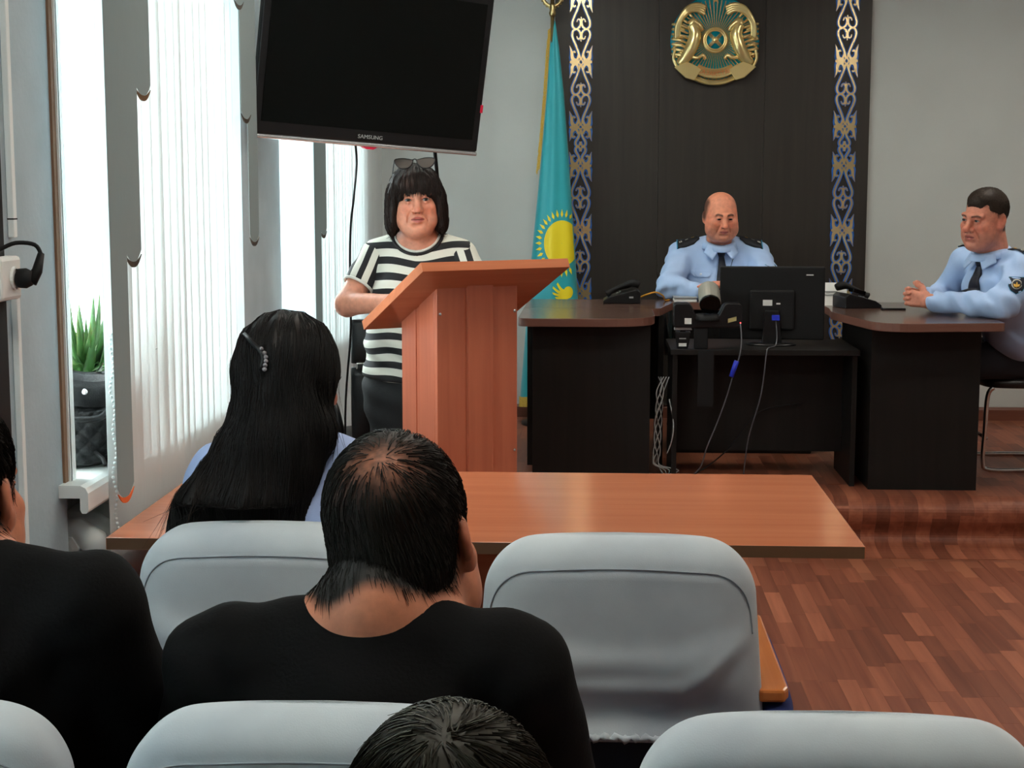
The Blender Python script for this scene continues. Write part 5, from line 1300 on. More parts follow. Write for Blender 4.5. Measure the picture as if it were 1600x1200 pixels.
    def hw_(X, Y, Z):
        x = (iv[0, 0] * X + iv[0, 1] * Y + iv[0, 2] * Z + iv[0, 3]) / sc; y = (iv[1, 0] * X + iv[1, 1] * Y + iv[1, 2] * Z + iv[1, 3]) / sc; z = (iv[2, 0] * X + iv[2, 1] * Y + iv[2, 2] * Z + iv[2, 3]) / sc
        a = np.arctan2(x, -y + .001); return .0016 * np.sin(a * 34 + 6 * np.sin(z * 22)) + .0018 * np.sin(a * 13 + 9 * z) + (.004 * np.sin(x * 260) + .003 * np.sin(x * 610 + 1)) * gau(z - .018, .014) * (y < -.04)
    S.warp(hw_); VF = S.mesh(1)
    q = to_local(VF[0], T, sc); base = L3(30, 22, 19)
    ht = base[None, :] * (1 + .35 * np.sin(np.arctan2(q[:, 0], -q[:, 1]) * 40 + 5 * np.sin(q[:, 2] * 30)))[:, None] + np.outer(.6 * gau(q[:, 0] + .03, .02) * gau(q[:, 2] - .06, .05), L3(70, 46, 36) - base)
    hair = solid_obj('hair', VF, M['hair'], t, np.clip(ht, .001, 1))
    rg = random.Random(3); rr = []
    for i in range(260):
        x0 = rg.uniform(-.078, .078); y0 = -.095 + 4.2 * x0 * x0; z0 = rg.uniform(.03, .10); L_ = z0 - rg.uniform(.008, .030)
        pl = [Vector((x0 * (.75 + .25 * k / 4), y0 + .03 * (1 - k / 4.) - .016 * math.sin(k / 4 * 2.6) - .004, z0 - L_ * k / 4)) for k in range(5)]
        rr.append([T @ (p * sc) for p in pl])
    strands('hair_strands', rr, M['hair'], hair, L3(34, 25, 21), .0011, 2)
    Ti = T.inverted()
    def flow(p):
        q_ = Ti @ p; return T.to_3x3() @ Vector((q_.x * (6 if q_.z > .06 else .6), (-2.5 if q_.y < .0 else 2.0) * max(0, q_.z - .03) * 8, -1.0 + .6 * max(0, (q_.z - .06) * 10)))
    surf_strands('hair_strands', VF, 1500, 8, .085, flow, M['hair'], hair, L3(36, 26, 22), .0012, .0012, 5, .6, free=.15)
    # sunglasses pushed up on the hair
    g = thing('sunglasses', 'dark sunglasses pushed up on the standing woman\'s hair', 'sunglasses', tuple(T @ Vector((0, -.055, .15))))
    G = T @ Matrix.Translation((0, -.066, .140)) @ Matrix.Rotation(R(-14), 4, 'X') @ Matrix.Diagonal((1.05, 1.05, 1.05, 1))
    M['lens'] = mat('brown_lens', lin(70, 62, 56), .35, spec=.25)
    for sx in (-1, 1):
        out = spline([(sx * x, z) for x, z in ((.006, .010), (.040, .017), (.072, .013), (.066, -.008), (.048, -.020), (.026, -.018), (.012, -.006), (.006, .010))], 5)
        MB().prism(out if sx < 0 else out[::-1], -.001, .001, axis=1, M=G).build('lens', M['lens'], g)
        MB().tube([G @ Vector((x, 0, z)) for x, z in out], .0022, 6).tube([G @ Vector((sx * .072, 0, .013)), G @ Vector((sx * .076, .03, .004)), G @ Vector((sx * .080, .10, -.018))], .0022, 6).build('rim', M['black'], g, smooth=True)
    MB().tube([G @ Vector((-.008, 0, .011)), G @ Vector((0, -.001, .014)), G @ Vector((.008, 0, .011))], .0022, 6).build('bridge', M['black'], g, smooth=True)
woman()
# ---- seated officers
def star(b, c, u, v, n, r):
    pts = [((r if k % 2 == 0 else r * .42) * math.sin(math.pi * k / 5), (r if k % 2 == 0 else r * .42) * math.cos(math.pi * k / 5)) for k in range(10)]
    P = [c + u * x + v * y + n * .0012 for x, y in pts] + [c + u * x + v * y for x, y in pts]
    b.add(P, [tuple(range(10))] + [(i, 10 + i, 10 + (i + 1) % 10, (i + 1) % 10) for i in range(10)])
M['silver_thread'] = mat('silver_thread', lin(190, 188, 176), .5, metal=.3)
M['gold_thread'] = mat('gold_thread', lin(206, 160, 60), .5, metal=.2)
M['patch'] = mat('navy_patch', lin(16, 28, 44), .7)
M['button'] = mat('pearl_button', lin(210, 216, 226), .3)

def collar(t, bv, n0, f, sd, up, w=.075, mt='shirt_blue', parent=None, nrad=.066):
    """shirt collar: a stand around the neck and two pointed leaves at the front; n0 neck centre, f front, sd side"""
    P = []
    for i in range(33):
        a = R(-165 + 330 * i / 32); d = f * math.cos(a) + sd * math.sin(a); dip = .018 * max(0, math.cos(a)) ** 2
        P.append([n0 + d * (nrad + .004) + up * (-.022 - dip), n0 + d * (nrad + .001) + up * (.012 - dip * 1.1), n0 + d * (nrad + .006) + up * (.020 - dip * 1.2), n0 + d * (nrad + .016) + up * (.006 - dip), n0 + d * (nrad + .024) + up * (-.020 - dip)])
    MB().grid(P).build('collar', M[mt], parent, smooth=True, solid=.0025)
    for s_ in (-1, 1):
        a = n0 + f * (nrad + .012) + sd * (s_ * .006) + up * -.014; b_ = n0 + f * (nrad * .62 + .012) + sd * (s_ * (nrad * .78 + .012)) + up * .004
        c = n0 + f * (nrad + .026) + sd * (s_ * .050) + up * -.075; d = n0 + f * (nrad * .55 + .018) + sd * (s_ * (nrad + .020)) + up * -.040
        rows = []
        for i in range(7):
            q = i / 6; l = a.lerp(c, q); r_ = b_.lerp(d, q); rows.append([l.lerp(r_, j / 5) + f * (.006 * math.sin(math.pi * j / 5)) for j in range(6)])
        MB().grid(rows).build('collar_leaf', M[mt], parent, smooth=True, solid=.003)

def tie(bv, top, bottom, f, sd, parent, clip=True):
    rows = []; n = 14
    for i in range(n + 1):
        q = i / n; w = .010 + .024 * min(1, q * 1.3); c = top.lerp(bottom, q); row = []
        for j in (-1, -.5, 0, .5, 1):
            o = c + sd * (w * j); h = bv.ray_cast(o + f * .12, -f); p = (h[0] if h[0] is not None and abs((h[0] - o).dot(f)) < .06 else o) + f * (.006 + .004 * (1 - abs(j))); row.append(p)
        rows.append(row)
    tb = MB().grid(rows).build('tie', M['tie'], parent, smooth=True, solid=.004)
    k = rows[0][2]; MB().grid([[k + sd * x + f * (y + .008) + Vector((0, 0, z)) for x, y in ((-1 * w_, 0), (-.5 * w_, .008), (0, .010), (.5 * w_, .008), (w_, 0))] for z, w_ in ((.022, .014), (.012, .020), (-.004, .017), (-.016, .012))]).build('tie_knot', M['tie'], tb, smooth=True, solid=.006)
    if clip:
        r_ = rows[11]; MB().tube([r_[0] + f * .004, r_[2] + f * .006, r_[4] + f * .004], .0022, 6).build('tie_clip', M['silver'], tb)
    return tb

def epaulette(bv, a, b_, side, parent, stars=3, w=.026):
    """board lying on the shoulder from near the neck (a) to the sleeve head (b_)"""
    d = (b_ - a); rows = []; n = 8; u = side.normalized()
    for i in range(n + 1):
        row = []
        for j in range(5):
            o = a + d * (i / n) + u * (w * (j / 2 - 1) * (1 if i > 1 else .6 + .2 * i)); h = bv.ray_cast(o + Vector((0, 0, .25)), Vector((0, 0, -1))); row.append((h[0] if h[0] is not None else o) + Vector((0, 0, .006)))
        rows.append(row)
    e = MB().grid(rows).build('epaulette', M['epaulette'], parent, smooth=True, solid=.005)
    dn = d.normalized(); up = Vector((0, 0, .006))
    def pt(s_, c): i = min(n, max(0, s_ * n)); k = int(min(n - 1, i)); p = rows[k][2].lerp(rows[k + 1][2], i - k); return p + u * (w * c) + up
    for s_ in (.82, .89):
        MB().tube([pt(s_, -.9), pt(s_, 0) + up * .3, pt(s_, .9)], .0032, 6).build('rank_bar', M['silver_thread'], e)
    MB().tube([rows[n][j] + up * .2 for j in range(5)], .003, 6).build('piping', M['cyan_piping'], e)
    nrm = Vector((0, 0, 1))
    for s_, c in ((.30, 0), (.58, -.42), (.58, .42))[:stars]:
        b = MB(); star(b, pt(s_, c), dn, u, nrm, .0095); b.build('star', M['gold_thread'] if s_ < .5 else M['silver_thread'], e)
    return e

def arm_patch(bv, c, n, parent, size=.03):
    n = n.normalized(); sd = Vector((0, 0, 1)).cross(n).normalized(); up = n.cross(sd)
    prof = [(-1, 1.0), (-1, -.2), (-.7, -.8), (0, -1.25), (.7, -.8), (1, -.2), (1, 1.0)]
    def surf(x, y, off): 
        o = c + sd * (x * size) + up * (y * size); h = bv.ray_cast(o + n * .1, -n); return (h[0] if h[0] is not None else o) + n * off
    def disc(poly, off, name, m, par, rings=4):
        cx_ = sum(p[0] for p in poly) / len(poly); cy_ = sum(p[1] for p in poly) / len(poly)
        P = [[surf(cx_ + (x - cx_) * k / rings, cy_ + (y - cy_) * k / rings, off) for x, y in poly] for k in range(1, rings + 1)]; b = MB().grid(P, wrap=True); b.add(P[0], [tuple(range(len(poly)))]); return b.build(name, m, par, smooth=True, solid=.0012)
    p = disc(prof, .0022, 'arm_patch', M['patch'], parent)
    disc([(math.cos(a) * .62, .05 + math.sin(a) * .66) for a in [2 * math.pi * k / 20 for k in range(20)]], .0036, 'patch_ring', M['silver_thread'], p)
    disc([(math.cos(a) * .50, .05 + math.sin(a) * .54) for a in [2 * math.pi * k / 20 for k in range(20)]], .0046, 'patch_field', M['patch'], p)
    disc([(-.34, -.28), (0, -.42), (.34, -.28), (.40, .1), (.2, .0), (0, .36), (-.2, .0), (-.40, .1)], .0056, 'patch_crest', M['gold_thread'], p)
    MB().tube([surf(x, y, .0035) for x, y in prof + [prof[0]]], .0012, 5).build('patch_border', M['cyan_piping'], p)

def officer_bald():
    cx = .640
    t = thing('person', 'bald officer in a pale blue uniform shirt and dark tie seated at the centre desk', 'person', (cx, 8.3, PZ))
    T = head_T((cx, 8.115, 1.398), 9, 12, 0); sc = .955
    S = Solid((.28, 7.74, .24), (1.02, 8.52, 1.56), .012, [((.535, 7.98, 1.24), (.745, 8.26, 1.54)), ((.44, 7.76, .985), (.74, 7.93, 1.10))], .0033)
    add_head(S, T, sc, fw=1.40, jaw=.96, fat=.30, cw=1.13, nose=1.08, brow=1.0, lid=.85, neck=(cx, 8.20, 1.225), nr=.066)
    S.ell((cx, 8.23, 1.08), (.18, .11, .16), .05); S.ell((cx, 8.23, .88), (.18, .13, .2), .06)
    Re, Le = (.372, 7.955, 1.045), (.905, 7.955, 1.045); Rw, Lw = (.545, 7.850, 1.022), (.665, 7.835, 1.062)
    S.chain([(cx - .19, 8.21, 1.17), Re, Rw], [.05, .046, .030], .03); S.chain([(cx + .19, 8.21, 1.17), Le, Lw], [.05, .046, .030], .03)
    add_hand(S, Rw, (1, -.05, -.06), (0, .1, -1), -1, .12, sc=.98, thumb=.2)
    add_hand(S, Lw, (-1, -.08, .02), (0, .1, -1), 1, .16, sc=.98, thumb=.2)
    for sx in (-1, 1): S.chain([(cx + sx * .09, 8.30, .76), (cx + sx * .11, 7.98, .72), (cx + sx * .11, 8.02, .30)], [.085, .06, .045], .03)
    VF = S.mesh(2); skin = L3(222, 146, 116)
    hl = lambda x, y, z: .85 * sst(.060, .072, np.abs(x)) * sst(-.04, -.005, y) * sst(-.035, -.01, z) * sst(.110, .07, z) + .75 * sst(.04, .07, y) * sst(.09, .05, z) * sst(-.06, -.03, z)
    tint = head_tint(VF[0], T, sc, skin, L3(182, 98, 92), L3(30, 22, 20), brow_z=.0195, brow_h=.0072, stubble=.40, hair=L3(34, 28, 26), hairline=lambda x, y, z: np.clip(hl(x, y, z), 0, 1), red=.9)
    hz = VF[0][:, 2] < 1.15; tint[hz] = skin
    body = solid_obj('body', VF, M['skin'], t, tint); add_eyes(T, sc, body, (26, 19, 16), .72, (.001, -.001), .0085)
    # shirt
    S = Solid((.28, 7.80, .72), (1.02, 8.44, 1.30), .0085)
    S.ell((cx, 8.22, 1.09), (.205, .135, .16), .05); S.ell((cx, 8.20, .93), (.215, .165, .18), .07)
    for sx in (-1, 1): S.cone((cx + sx * .03, 8.21, 1.240), (cx + sx * .195, 8.205, 1.192), .062, .070, .04)
    for sx, e, w in ((-1, Re, Rw), (1, Le, Lw)):
        w = Vector(e).lerp(Vector(w), .86); S.chain([(cx + sx * .200, 8.21, 1.165), e, tuple(w)], [.072, .062, .044], .025)
    S.warp(lambda X, Y, Z: .005 * np.sin(85 * Z + 40 * np.abs(X - cx) + 2 * np.sin(30 * Y)) * sst(.14, .22, np.abs(X - cx)) + .004 * np.sin(38 * (X - cx) + 30 * Z) * (Z < 1.1) + .004 * np.sin(110 * np.abs(X - cx) + 20 * Z) * gau(Z - 1.03, .05) * sst(8.0, 7.95, Y))
    S.ell((cx, 8.17, 1.295), (.068, .075, .075), .004, sub=True)
    S.warp(lambda X, Y, Z: np.maximum(0, (DZ + .004) - Z) * (Y < 8.15) * 3 * (Z < DZ + .03))
    VF = S.mesh(1); shirt = solid_obj('uniform_shirt', VF, M['shirt_blue'], t); bv = bvh_of(VF)
    f = Vector((.06, -1, 0)).normalized(); sd = Vector((1, .06, 0)).normalized()
    n0 = Vector((cx, 8.165, 1.248)); collar(t, bv, n0, f, sd, Vector((0, .25, 1)).normalized(), parent=shirt, nrad=.070)
    tie(bv, Vector((cx + .006, 8.10, 1.205)), Vector((cx + .012, 8.05, 1.0)), f, sd, shirt)
    for sx in (-1, 1): epaulette(bv, Vector((cx + sx * .104, 8.188, 1.26)), Vector((cx + sx * .218, 8.170, 1.22)), Vector((0, 1, 0)), shirt, 3, .033)
    for sx in (-1, 1):
        b = MB(); gx = [[(cx + sx * .098 + .048 * (j / 6 * 2 - 1), 1.118 - .020 * i / 3 - (.012 if i == 3 and 0 < j < 6 else 0)) for j in range(7)] for i in range(4)]
        hug(b, gx, lambda x, z: (x, 8.0, z), (0, 1, 0), bv, .008, .009); pk = b.build('pocket_flap', M['shirt_blue'], shirt, smooth=False)
        h = bv.ray_cast(Vector((cx + sx * .098, 7.6, 1.098)), Vector((0, 1, 0)))
        if h[0]: MB().ball(tuple(h[0] + Vector((0, -.006, 0))), (.007, .003, .007), 8).build('button', M['button'], pk, smooth=True)
    arm_patch(bv, Vector((.862, 8.10, 1.115)), Vector((.45, -.85, .1)), shirt, .030)
    # lanyard seen as a dark line along the shirt opening
    pts = []
    for i in range(12):
        x = cx + .085 - .050 * i / 11; z = 1.235 - .15 * i / 11; h = bv.ray_cast(Vector((x, 7.6, z)), Vector((0, 1, 0)))
        if h[0]: pts.append(h[0] + Vector((0, -.003, 0)))
    MB().tube(pts, .0018, 6).build('lanyard', M['tie'], shirt, smooth=True)
    S = Solid((.36, 7.84, .26), (.92, 8.52, .96), .012)
    S.ell((cx, 8.28, .80), (.19, .16, .12), .05)
    for sx in (-1, 1): S.chain([(cx + sx * .09, 8.30, .77), (cx + sx * .115, 7.98, .74), (cx + sx * .115, 8.02, .30)], [.105, .085, .062], .03)
    solid_obj('trousers', S.mesh(1), M['trouser_navy'], t)
    for sx in (-1, 1):
        S = Solid((cx + sx * .115 - .08, 7.83, PZ - .01), (cx + sx * .115 + .08, 8.14, PZ + .16), .009); shoe(S, (cx + sx * .115, 8.04, PZ), (0, -.9, 0)); solid_obj('shoe', S.mesh(1), M['shoe'], t)
officer_bald()

def officer_side():
    t = thing('person', 'short-haired officer in a pale blue uniform shirt with clasped hands on the desk wing', 'person', (1.98, 7.4, PZ))
    T = head_T((1.722, 7.085, 1.408), -52, 6, 4); sc = 1.08
    S = Solid((1.33, 6.74, .24), (2.20, 7.70, 1.58), .012, [((1.595, 6.95, 1.24), (1.85, 7.22, 1.56)), ((1.345, 6.99, .98), (1.53, 7.25, 1.13))], .0031)
    NB = (1.775, 7.135, 1.235)
    add_head(S, T, sc, fw=1.04, jaw=1.02, fat=.25, nose=1.15, brow=1.45, lid=.75, neck=NB, nr=.064)
    S.ell((1.83, 7.16, 1.08), (.13, .15, .16), .05); S.ell((1.97, 7.34, .90), (.10, .13, .15), .06)
    ls, rs = (1.868, 6.975, 1.19), (1.705, 7.335, 1.195); le, re = (1.755, 6.835, 1.038), (1.632, 7.43, 1.042); lw, rw = (1.482, 7.055, 1.040), (1.492, 7.185, 1.044)
    S.chain([ls, le, lw], [.05, .046, .031], .03); S.chain([rs, re, rw], [.05, .046, .031], .03)
    add_hand(S, lw, (-.80, .50, .12), (.45, .88, .0), 1, .62, sc=1.0, thumb=.35, spread=.16)
    add_hand(S, rw, (-.86, -.42, .14), (.35, -.93, .0), -1, .62, sc=1.0, thumb=.35, spread=.16)
    S.chain([(2.0, 7.38, .74), (1.58, 7.20, .73), (1.56, 7.22, .30)], [.085, .06, .045], .03); S.chain([(2.0, 7.54, .74), (1.58, 7.42, .73), (1.56, 7.42, .30)], [.085, .06, .045], .03)
    VF = S.mesh(2); skin = L3(206, 136, 112)
    def hl(x, y, z):
        line = .060 - 1.1 * np.clip(y + .065, 0, .2) + .25 * np.maximum(0, np.abs(x) - .035)
        line = np.where(y > .03, -.055, np.where(y > -.012, np.minimum(line, .02), np.maximum(line, .035)))
        return .93 * sst(-.006, .006, z - line) * (1 - gau(np.abs(x) - .084, .012) * gau(z + .006, .035) * (y < .045)) * (1 - .9 * gau(np.abs(x) - .058, .020) * gau(z - .050, .024) * (y < -.02))
    tint = head_tint(VF[0], T, sc, skin, L3(170, 92, 86), L3(66, 46, 38), brow_z=.0155, brow_h=.0050, stubble=.25, hair=L3(40, 33, 27), hairline=lambda x, y, z: np.clip(hl(x, y, z), 0, 1), red=1.1)
    hz = VF[0][:, 2] < 1.15; tint[hz] = skin
    body = solid_obj('body', VF, M['skin'], t, tint); add_eyes(T, sc, body, (46, 46, 46), .82, (-.002, -.0010), .0078)
    # cropped hair
    S = Solid((1.58, 6.92, 1.36), (1.88, 7.26, 1.58), .004); S.frame(T, sc)
    S.ell((0, .0185, .0365), (.0776, .0958, .0878), .01); S.ell((0, -.020, .074), (.052, .050, .036), .03)
    S.ell((0, -.108, -.004), (.095, .062, .066), .012, sub=True); S.ell((0, -.02, -.10), (.2, .12, .108), .01, sub=True)
    for sx in (-1, 1): S.ell((sx * .056, -.084, .060), (.016, .036, .022), .016, sub=True)
    iv = np.array(T.inverted())
    rgn = np.random.default_rng(4).uniform(0, 6.28, 40)
    S.warp(lambda X, Y, Z: .0008 * np.sin(400 * X + 3 * np.sin(200 * Y)) * np.sin(380 * Z + 2 * np.sin(170 * X)))
    VF = S.mesh(1); hair = solid_obj('hair', VF, M['hair'], t, np.repeat(L3(46, 37, 30)[None], len(VF[0]), 0))
    Tr = T.to_3x3()
    surf_strands('hair_strands', VF, 2200, 3, .011, lambda p: Tr @ Vector((0, -.7 if (T.inverted() @ p).z > .07 * sc else .3, -.4)), M['hair'], hair, L3(50, 40, 32), .0007, .0008, 6, .5)
    # shirt
    S = Solid((1.45, 6.72, .72), (2.20, 7.66, 1.32), .0085)
    S.ell((1.815, 7.135, 1.085), (.150, .185, .165), .05, rot=(0, 0, R(30))); S.ell((1.925, 7.27, .94), (.150, .20, .17), .07); S.ell((1.98, 7.38, .86), (.15, .19, .13), .07)
    S.ell((1.97, 7.22, 1.06), (.11, .17, .15), .06)
    for p in (ls, rs): S.cone((NB[0] + .03, NB[1] + .01, 1.222), p, .060, .068, .04)
    for s_, e, w in ((ls, le, lw), (rs, re, rw)):
        S.chain([s_, e, tuple(Vector(e).lerp(Vector(w), .90))], [.074, .062, .043], .025)
    S.warp(lambda X, Y, Z: .005 * np.sin(60 * Z + 55 * X + 2 * np.sin(25 * Y)) * (Y < 7.1) + .0045 * np.sin(120 * X + 40 * Z) * gau(Z - 1.05, .05) + .003 * np.sin(40 * Y + 50 * Z))
    S.ell((NB[0] - .01, NB[1] - .005, 1.315), (.066, .066, .075), .004, sub=True)
    S.warp(lambda X, Y, Z: np.maximum(0, (DZ + .004) - Z) * (X < 1.77) * 3 * (Z < DZ + .03))
    VF = S.mesh(1); shirt = solid_obj('uniform_shirt', VF, M['shirt_blue'], t); bv = bvh_of(VF)
    f = Vector((-.80, -.60, 0)).normalized(); sd = Vector((.60, -.80, 0)).normalized()
    n0 = Vector((NB[0] - .012, NB[1] - .012, 1.252)); collar(t, bv, n0, f, sd, (Vector((0, 0, 1)) - f * .3).normalized(), parent=shirt, nrad=.068)
    tie(bv, Vector((NB[0] - .075, NB[1] - .056, 1.21)), Vector((NB[0] - .125, NB[1] - .095, 1.085)), f, sd, shirt, clip=False)
    for p, sg in ((ls, 1), (rs, -1)):
        v = Vector(p); a = Vector((NB[0] + .02, NB[1], 1.24)); a = a.lerp(v, .48); epaulette(bv, a, a.lerp(v, 1.30), f, shirt, 1)
    arm_patch(bv, Vector((1.815, 6.86, 1.125)), Vector((-.30, -.95, .12)), shirt, .034)
    S = Solid((1.46, 7.05, .26), (2.20, 7.72, .98), .012)
    S.ell((2.0, 7.44, .80), (.15, .19, .13), .05)
    S.chain([(2.0, 7.38, .75), (1.58, 7.20, .75), (1.56, 7.22, .30)], [.095, .080, .062], .03); S.chain([(2.0, 7.54, .75), (1.58, 7.42, .75), (1.56, 7.42, .30)], [.095, .080, .062], .03)
    solid_obj('trousers', S.mesh(1), M['trouser_navy'], t)
    for p in ((1.56, 7.22, PZ), (1.56, 7.42, PZ)):
        S = Solid((p[0] - .26, p[1] - .12, PZ - .01), (p[0] + .1, p[1] + .12, PZ + .16), .009); shoe(S, p, (-.8, -.2, 0)); solid_obj('shoe', S.mesh(1), M['shoe'], t)
officer_side()
# ---- audience seen from behind
def neck_collar(t, parent, c, rx, ry, tilt, m, r=.007):
    P = [Vector(c) + Vector((rx * math.cos(a), ry * math.sin(a), tilt * math.sin(a))) for a in [2 * math.pi * k / 40 for k in range(41)]]
    MB().tube(P, r, 8).build('neck_band', M[m], parent, smooth=True)

def sitter_legs(S, cx, hy, r=(.08, .055, .042)):
    for sx in (-1, 1): S.chain([(cx + sx * .09, hy, .55), (cx + sx * .11, hy + .38, .56), (cx + sx * .11, hy + .36, .08)], list(r), .03)
def sitter_trousers(t, cx, hy, m):
    S = Solid((cx - .30, hy - .16, .04), (cx + .30, hy + .52, .80), .013)
    S.ell((cx, hy, .60), (.17, .13, .12), .05); sitter_legs(S, cx, hy, (.095, .078, .06)); S.cut_plane((0, 0, .05), (0, 0, -1))
    solid_obj('trousers', S.mesh(1), M[m], t)
    for sx in (-1, 1):
        S = Solid((cx + sx * .11 - .08, hy + .26, -.01), (cx + sx * .11 + .08, hy + .60, .16), .01); shoe(S, (cx + sx * .11, hy + .37, 0), (0, .9, 0)); solid_obj('shoe', S.mesh(1), M['shoe'], t)

def tshirt_man(label, hx, hy, hz, yaw, pitch, roll, sc, cx, cy, shz, shw, bald=None, hair_c=(22, 19, 15), nlen=5200, lean=.0, elw=.10, hair_len=.016, cap=0.0):
    t = thing('person', label, 'person', (cx, cy, 0))
    T = head_T((hx, hy, hz), yaw, pitch, roll)
    S = Solid((cx - .42, cy - .25, .03), (cx + .42, cy + .62, hz + .17), .013, [((hx - .115, hy - .135, hz - .15), (hx + .115, hy + .135, hz + .155))], .0038)
    NB = (cx + (hx - cx) * .35, cy - .005, shz + .055)
    add_head(S, T, sc, fw=1.04, jaw=1.0, fat=.2, neck=NB, nr=.060)
    S.ell((cx, cy, shz - .16), (.16, .10, .2), .05); S.ell((cx, cy + .02, .70), (.15, .11, .16), .05)
    for sx in (-1, 1):
        S.cone((NB[0], NB[1], shz + .03), (cx + sx * shw, cy, shz - .02), .05, .045, .04)
        S.chain([(cx + sx * shw, cy, shz - .03), (cx + sx * (shw + elw * .6), cy + .10, shz - .28), (cx + sx * .16, cy + .34, .64)], [.045, .042, .03], .03)
        add_hand(S, (cx + sx * .16, cy + .34, .64), (-sx * .4, .9, -.1), (0, 0, -1), sx, .3)
    sitter_legs(S, cx, cy + .02)
    VF = S.mesh(1); skin = L3(190, 122, 92)
    hc = L3(*hair_c)
    def hl(x, y, z):
        low = np.where(y > .02, -.046 + .010 * np.cos(x * 60), np.where(y > -.03, -.02, .05))
        w = sst(-.012, .008, z - low) * (1 - gau(np.abs(x) - .083, .012) * gau(z + .006, .038) * (y < .05))
        if bald is not None:
            d = np.sqrt(((x - bald[0]) / 1.15) ** 2 + (y - bald[1]) ** 2 + (z - bald[2]) ** 2); w = w * (1 - .42 * sst(.048, .008, d))
        return w
    tint = head_tint(VF[0], T, sc, skin, L3(160, 90, 84), hc, hair=hc * 1.1, hairline=lambda x, y, z: np.clip(hl(x, y, z), 0, 1), red=.8)
    body = solid_obj('body', VF, M['skin'], t, tint); add_eyes(T, sc, body, (40, 30, 26), .8)
    # hair: short strands over the scalp, sparse around a bald spot
    q = to_local(VF[0], T, sc); w = np.clip(hl(q[:, 0], q[:, 1], q[:, 2]), 0, 1) * (np.abs(q).max(1) < .2)
    rg = np.random.default_rng(11); keep = lambda V: (rg.uniform(0, 1, len(V)) < w ** 1.5) & (w > .45)
    H = Solid((hx - .13, hy - .15, hz - .16), (hx + .13, hy + .15, hz + .17), .0042); H.frame(T, sc)
    H.ell((0, .020, .038), (.0780, .0985, .0900), .01); H.ell((0, .050, -.030), (.066, .058, .056), .03)
    H.ell((0, -.115, -.02), (.12, .085, .075), .012, sub=True); H.ell((0, -.03, -.10), (.2, .07, .085), .01, sub=True)
    for sx in (-1, 1): H.ell((sx * .094, .008, -.014), (.032, .030, .044), .006, sub=True)
    H.warp(lambda X, Y, Z: .0012 * np.sin(330 * X + 3 * np.sin(140 * Y)) * np.sin(300 * Z + 2 * np.sin(150 * X)))
    HV = H.mesh(1); ht = hc[None] * (1 + .25 * np.sin(HV[0][:, :1] * 260 + 3 * np.sin(HV[0][:, 2:] * 120))) * np.ones((1, 3)); kb = None
    if bald is not None:                       # thinning crown: scalp shows through
        ql = to_local(HV[0], T, sc); dd = np.sqrt(((ql[:, 0] - bald[0]) / 1.5) ** 2 + ((ql[:, 1] - bald[1])) ** 2 + (ql[:, 2] - bald[2]) ** 2)
        wb = (.75 * gau(dd, .021) + .12 * gau(dd, .045)) * (1 + .35 * np.sin(ql[:, 0] * 420 + 4 * np.sin(ql[:, 1] * 300))); wb = np.clip(wb, 0, 1)[:, None]; ht = ht * (1 - wb) + (skin * .8)[None] * wb
    hair = solid_obj('hair', HV, M['hair'], t, ht)
    Ti = T.inverted(); Tr = T.to_3x3(); wh = Vector(bald if bald is not None else (0, .06, .10))
    def flow(p):
        l = (Ti @ p) / sc; d = l - wh; return Tr @ (Vector((d.x, d.y, d.z)).normalized() + Vector((.9 * d.z, 0, -.3)) + Vector((-d.y, d.x, 0)) * 6)
    surf_strands('hair_strands', HV, nlen, 4, hair_len * 1.4, flow, M['hair'], hair, hc * 1.25, .0008, .0024, 12, .6, free=.2, keep=lambda V: (to_local(V, T, sc)[:, 2] > -.050) & (np.random.default_rng(5).uniform(0, 1, len(V)) > (0 if bald is None else 1) * .93 * gau(np.sqrt(((to_local(V, T, sc) - np.array(bald or (9, 9, 9))) ** 2).sum(1)), .030)))
    surf_strands('hair_strands', VF, nlen // 2, 3, hair_len, flow, M['hair'], hair, hc, .0006, .0015, 13, .4, keep=keep)
    # T-shirt
    S = Solid((cx - .42, cy - .24, .52), (cx + .42, cy + .34, shz + .12), .0095)
    S.ell((cx, cy, shz - .15), (.195, .130, .19), .06); S.ell((cx, cy + .01, .72), (.19, .145, .18), .07)
    S.ell((cx, cy - .05, shz - .10), (.15, .085, .11), .05)
    for sx in (-1, 1):
        S.cone((NB[0] + sx * .02, NB[1], shz + .022), (cx + sx * shw, cy, shz - .025), .056, .064, .05)
        S.chain([(cx + sx * shw, cy, shz - .035), (cx + sx * (shw + elw * .6), cy + .10, shz - .26)], [.074, .066], .03)
    S.ell((NB[0], NB[1] + .020, shz + .105), (.074, .085, .060), .006, sub=True)
    S.warp(lambda X, Y, Z: .005 * np.sin(32 * (X - cx) + 18 * Z) * np.sin(22 * Z) + .004 * np.sin(55 * np.abs(X - cx) - 48 * Z) * gau(np.abs(X - cx) - .17, .06))
    VF = S.mesh(1); sh = solid_obj('tshirt', VF, M['tshirt'], t)
    neck_collar(t, sh, (NB[0], NB[1] + .012, shz + .058), .070, .072, -.012, 'tshirt')
    sitter_trousers(t, cx, cy + .02, 'trouser_navy'); return t

tshirt_man('balding dark-haired man in a black T-shirt seen from behind in the middle', -.246, 1.985, 1.092, 168, 8, 9, 1.12, -.285, 1.905, .975, .185, bald=(-.014, .084, .082))
tshirt_man('man in a black T-shirt at the left edge with only his ear showing', -.832, 1.96, 1.155, 176, 4, 0, 1.03, -.835, 1.905, 1.045, .190)
tshirt_man('person whose dark hair shows at the lower edge of the picture', -.106, 1.135, 1.030, 180, 4, 0, 1.05, -.12, 1.07, .90, .18, hair_c=(44, 42, 32), hair_len=.03, nlen=4200)

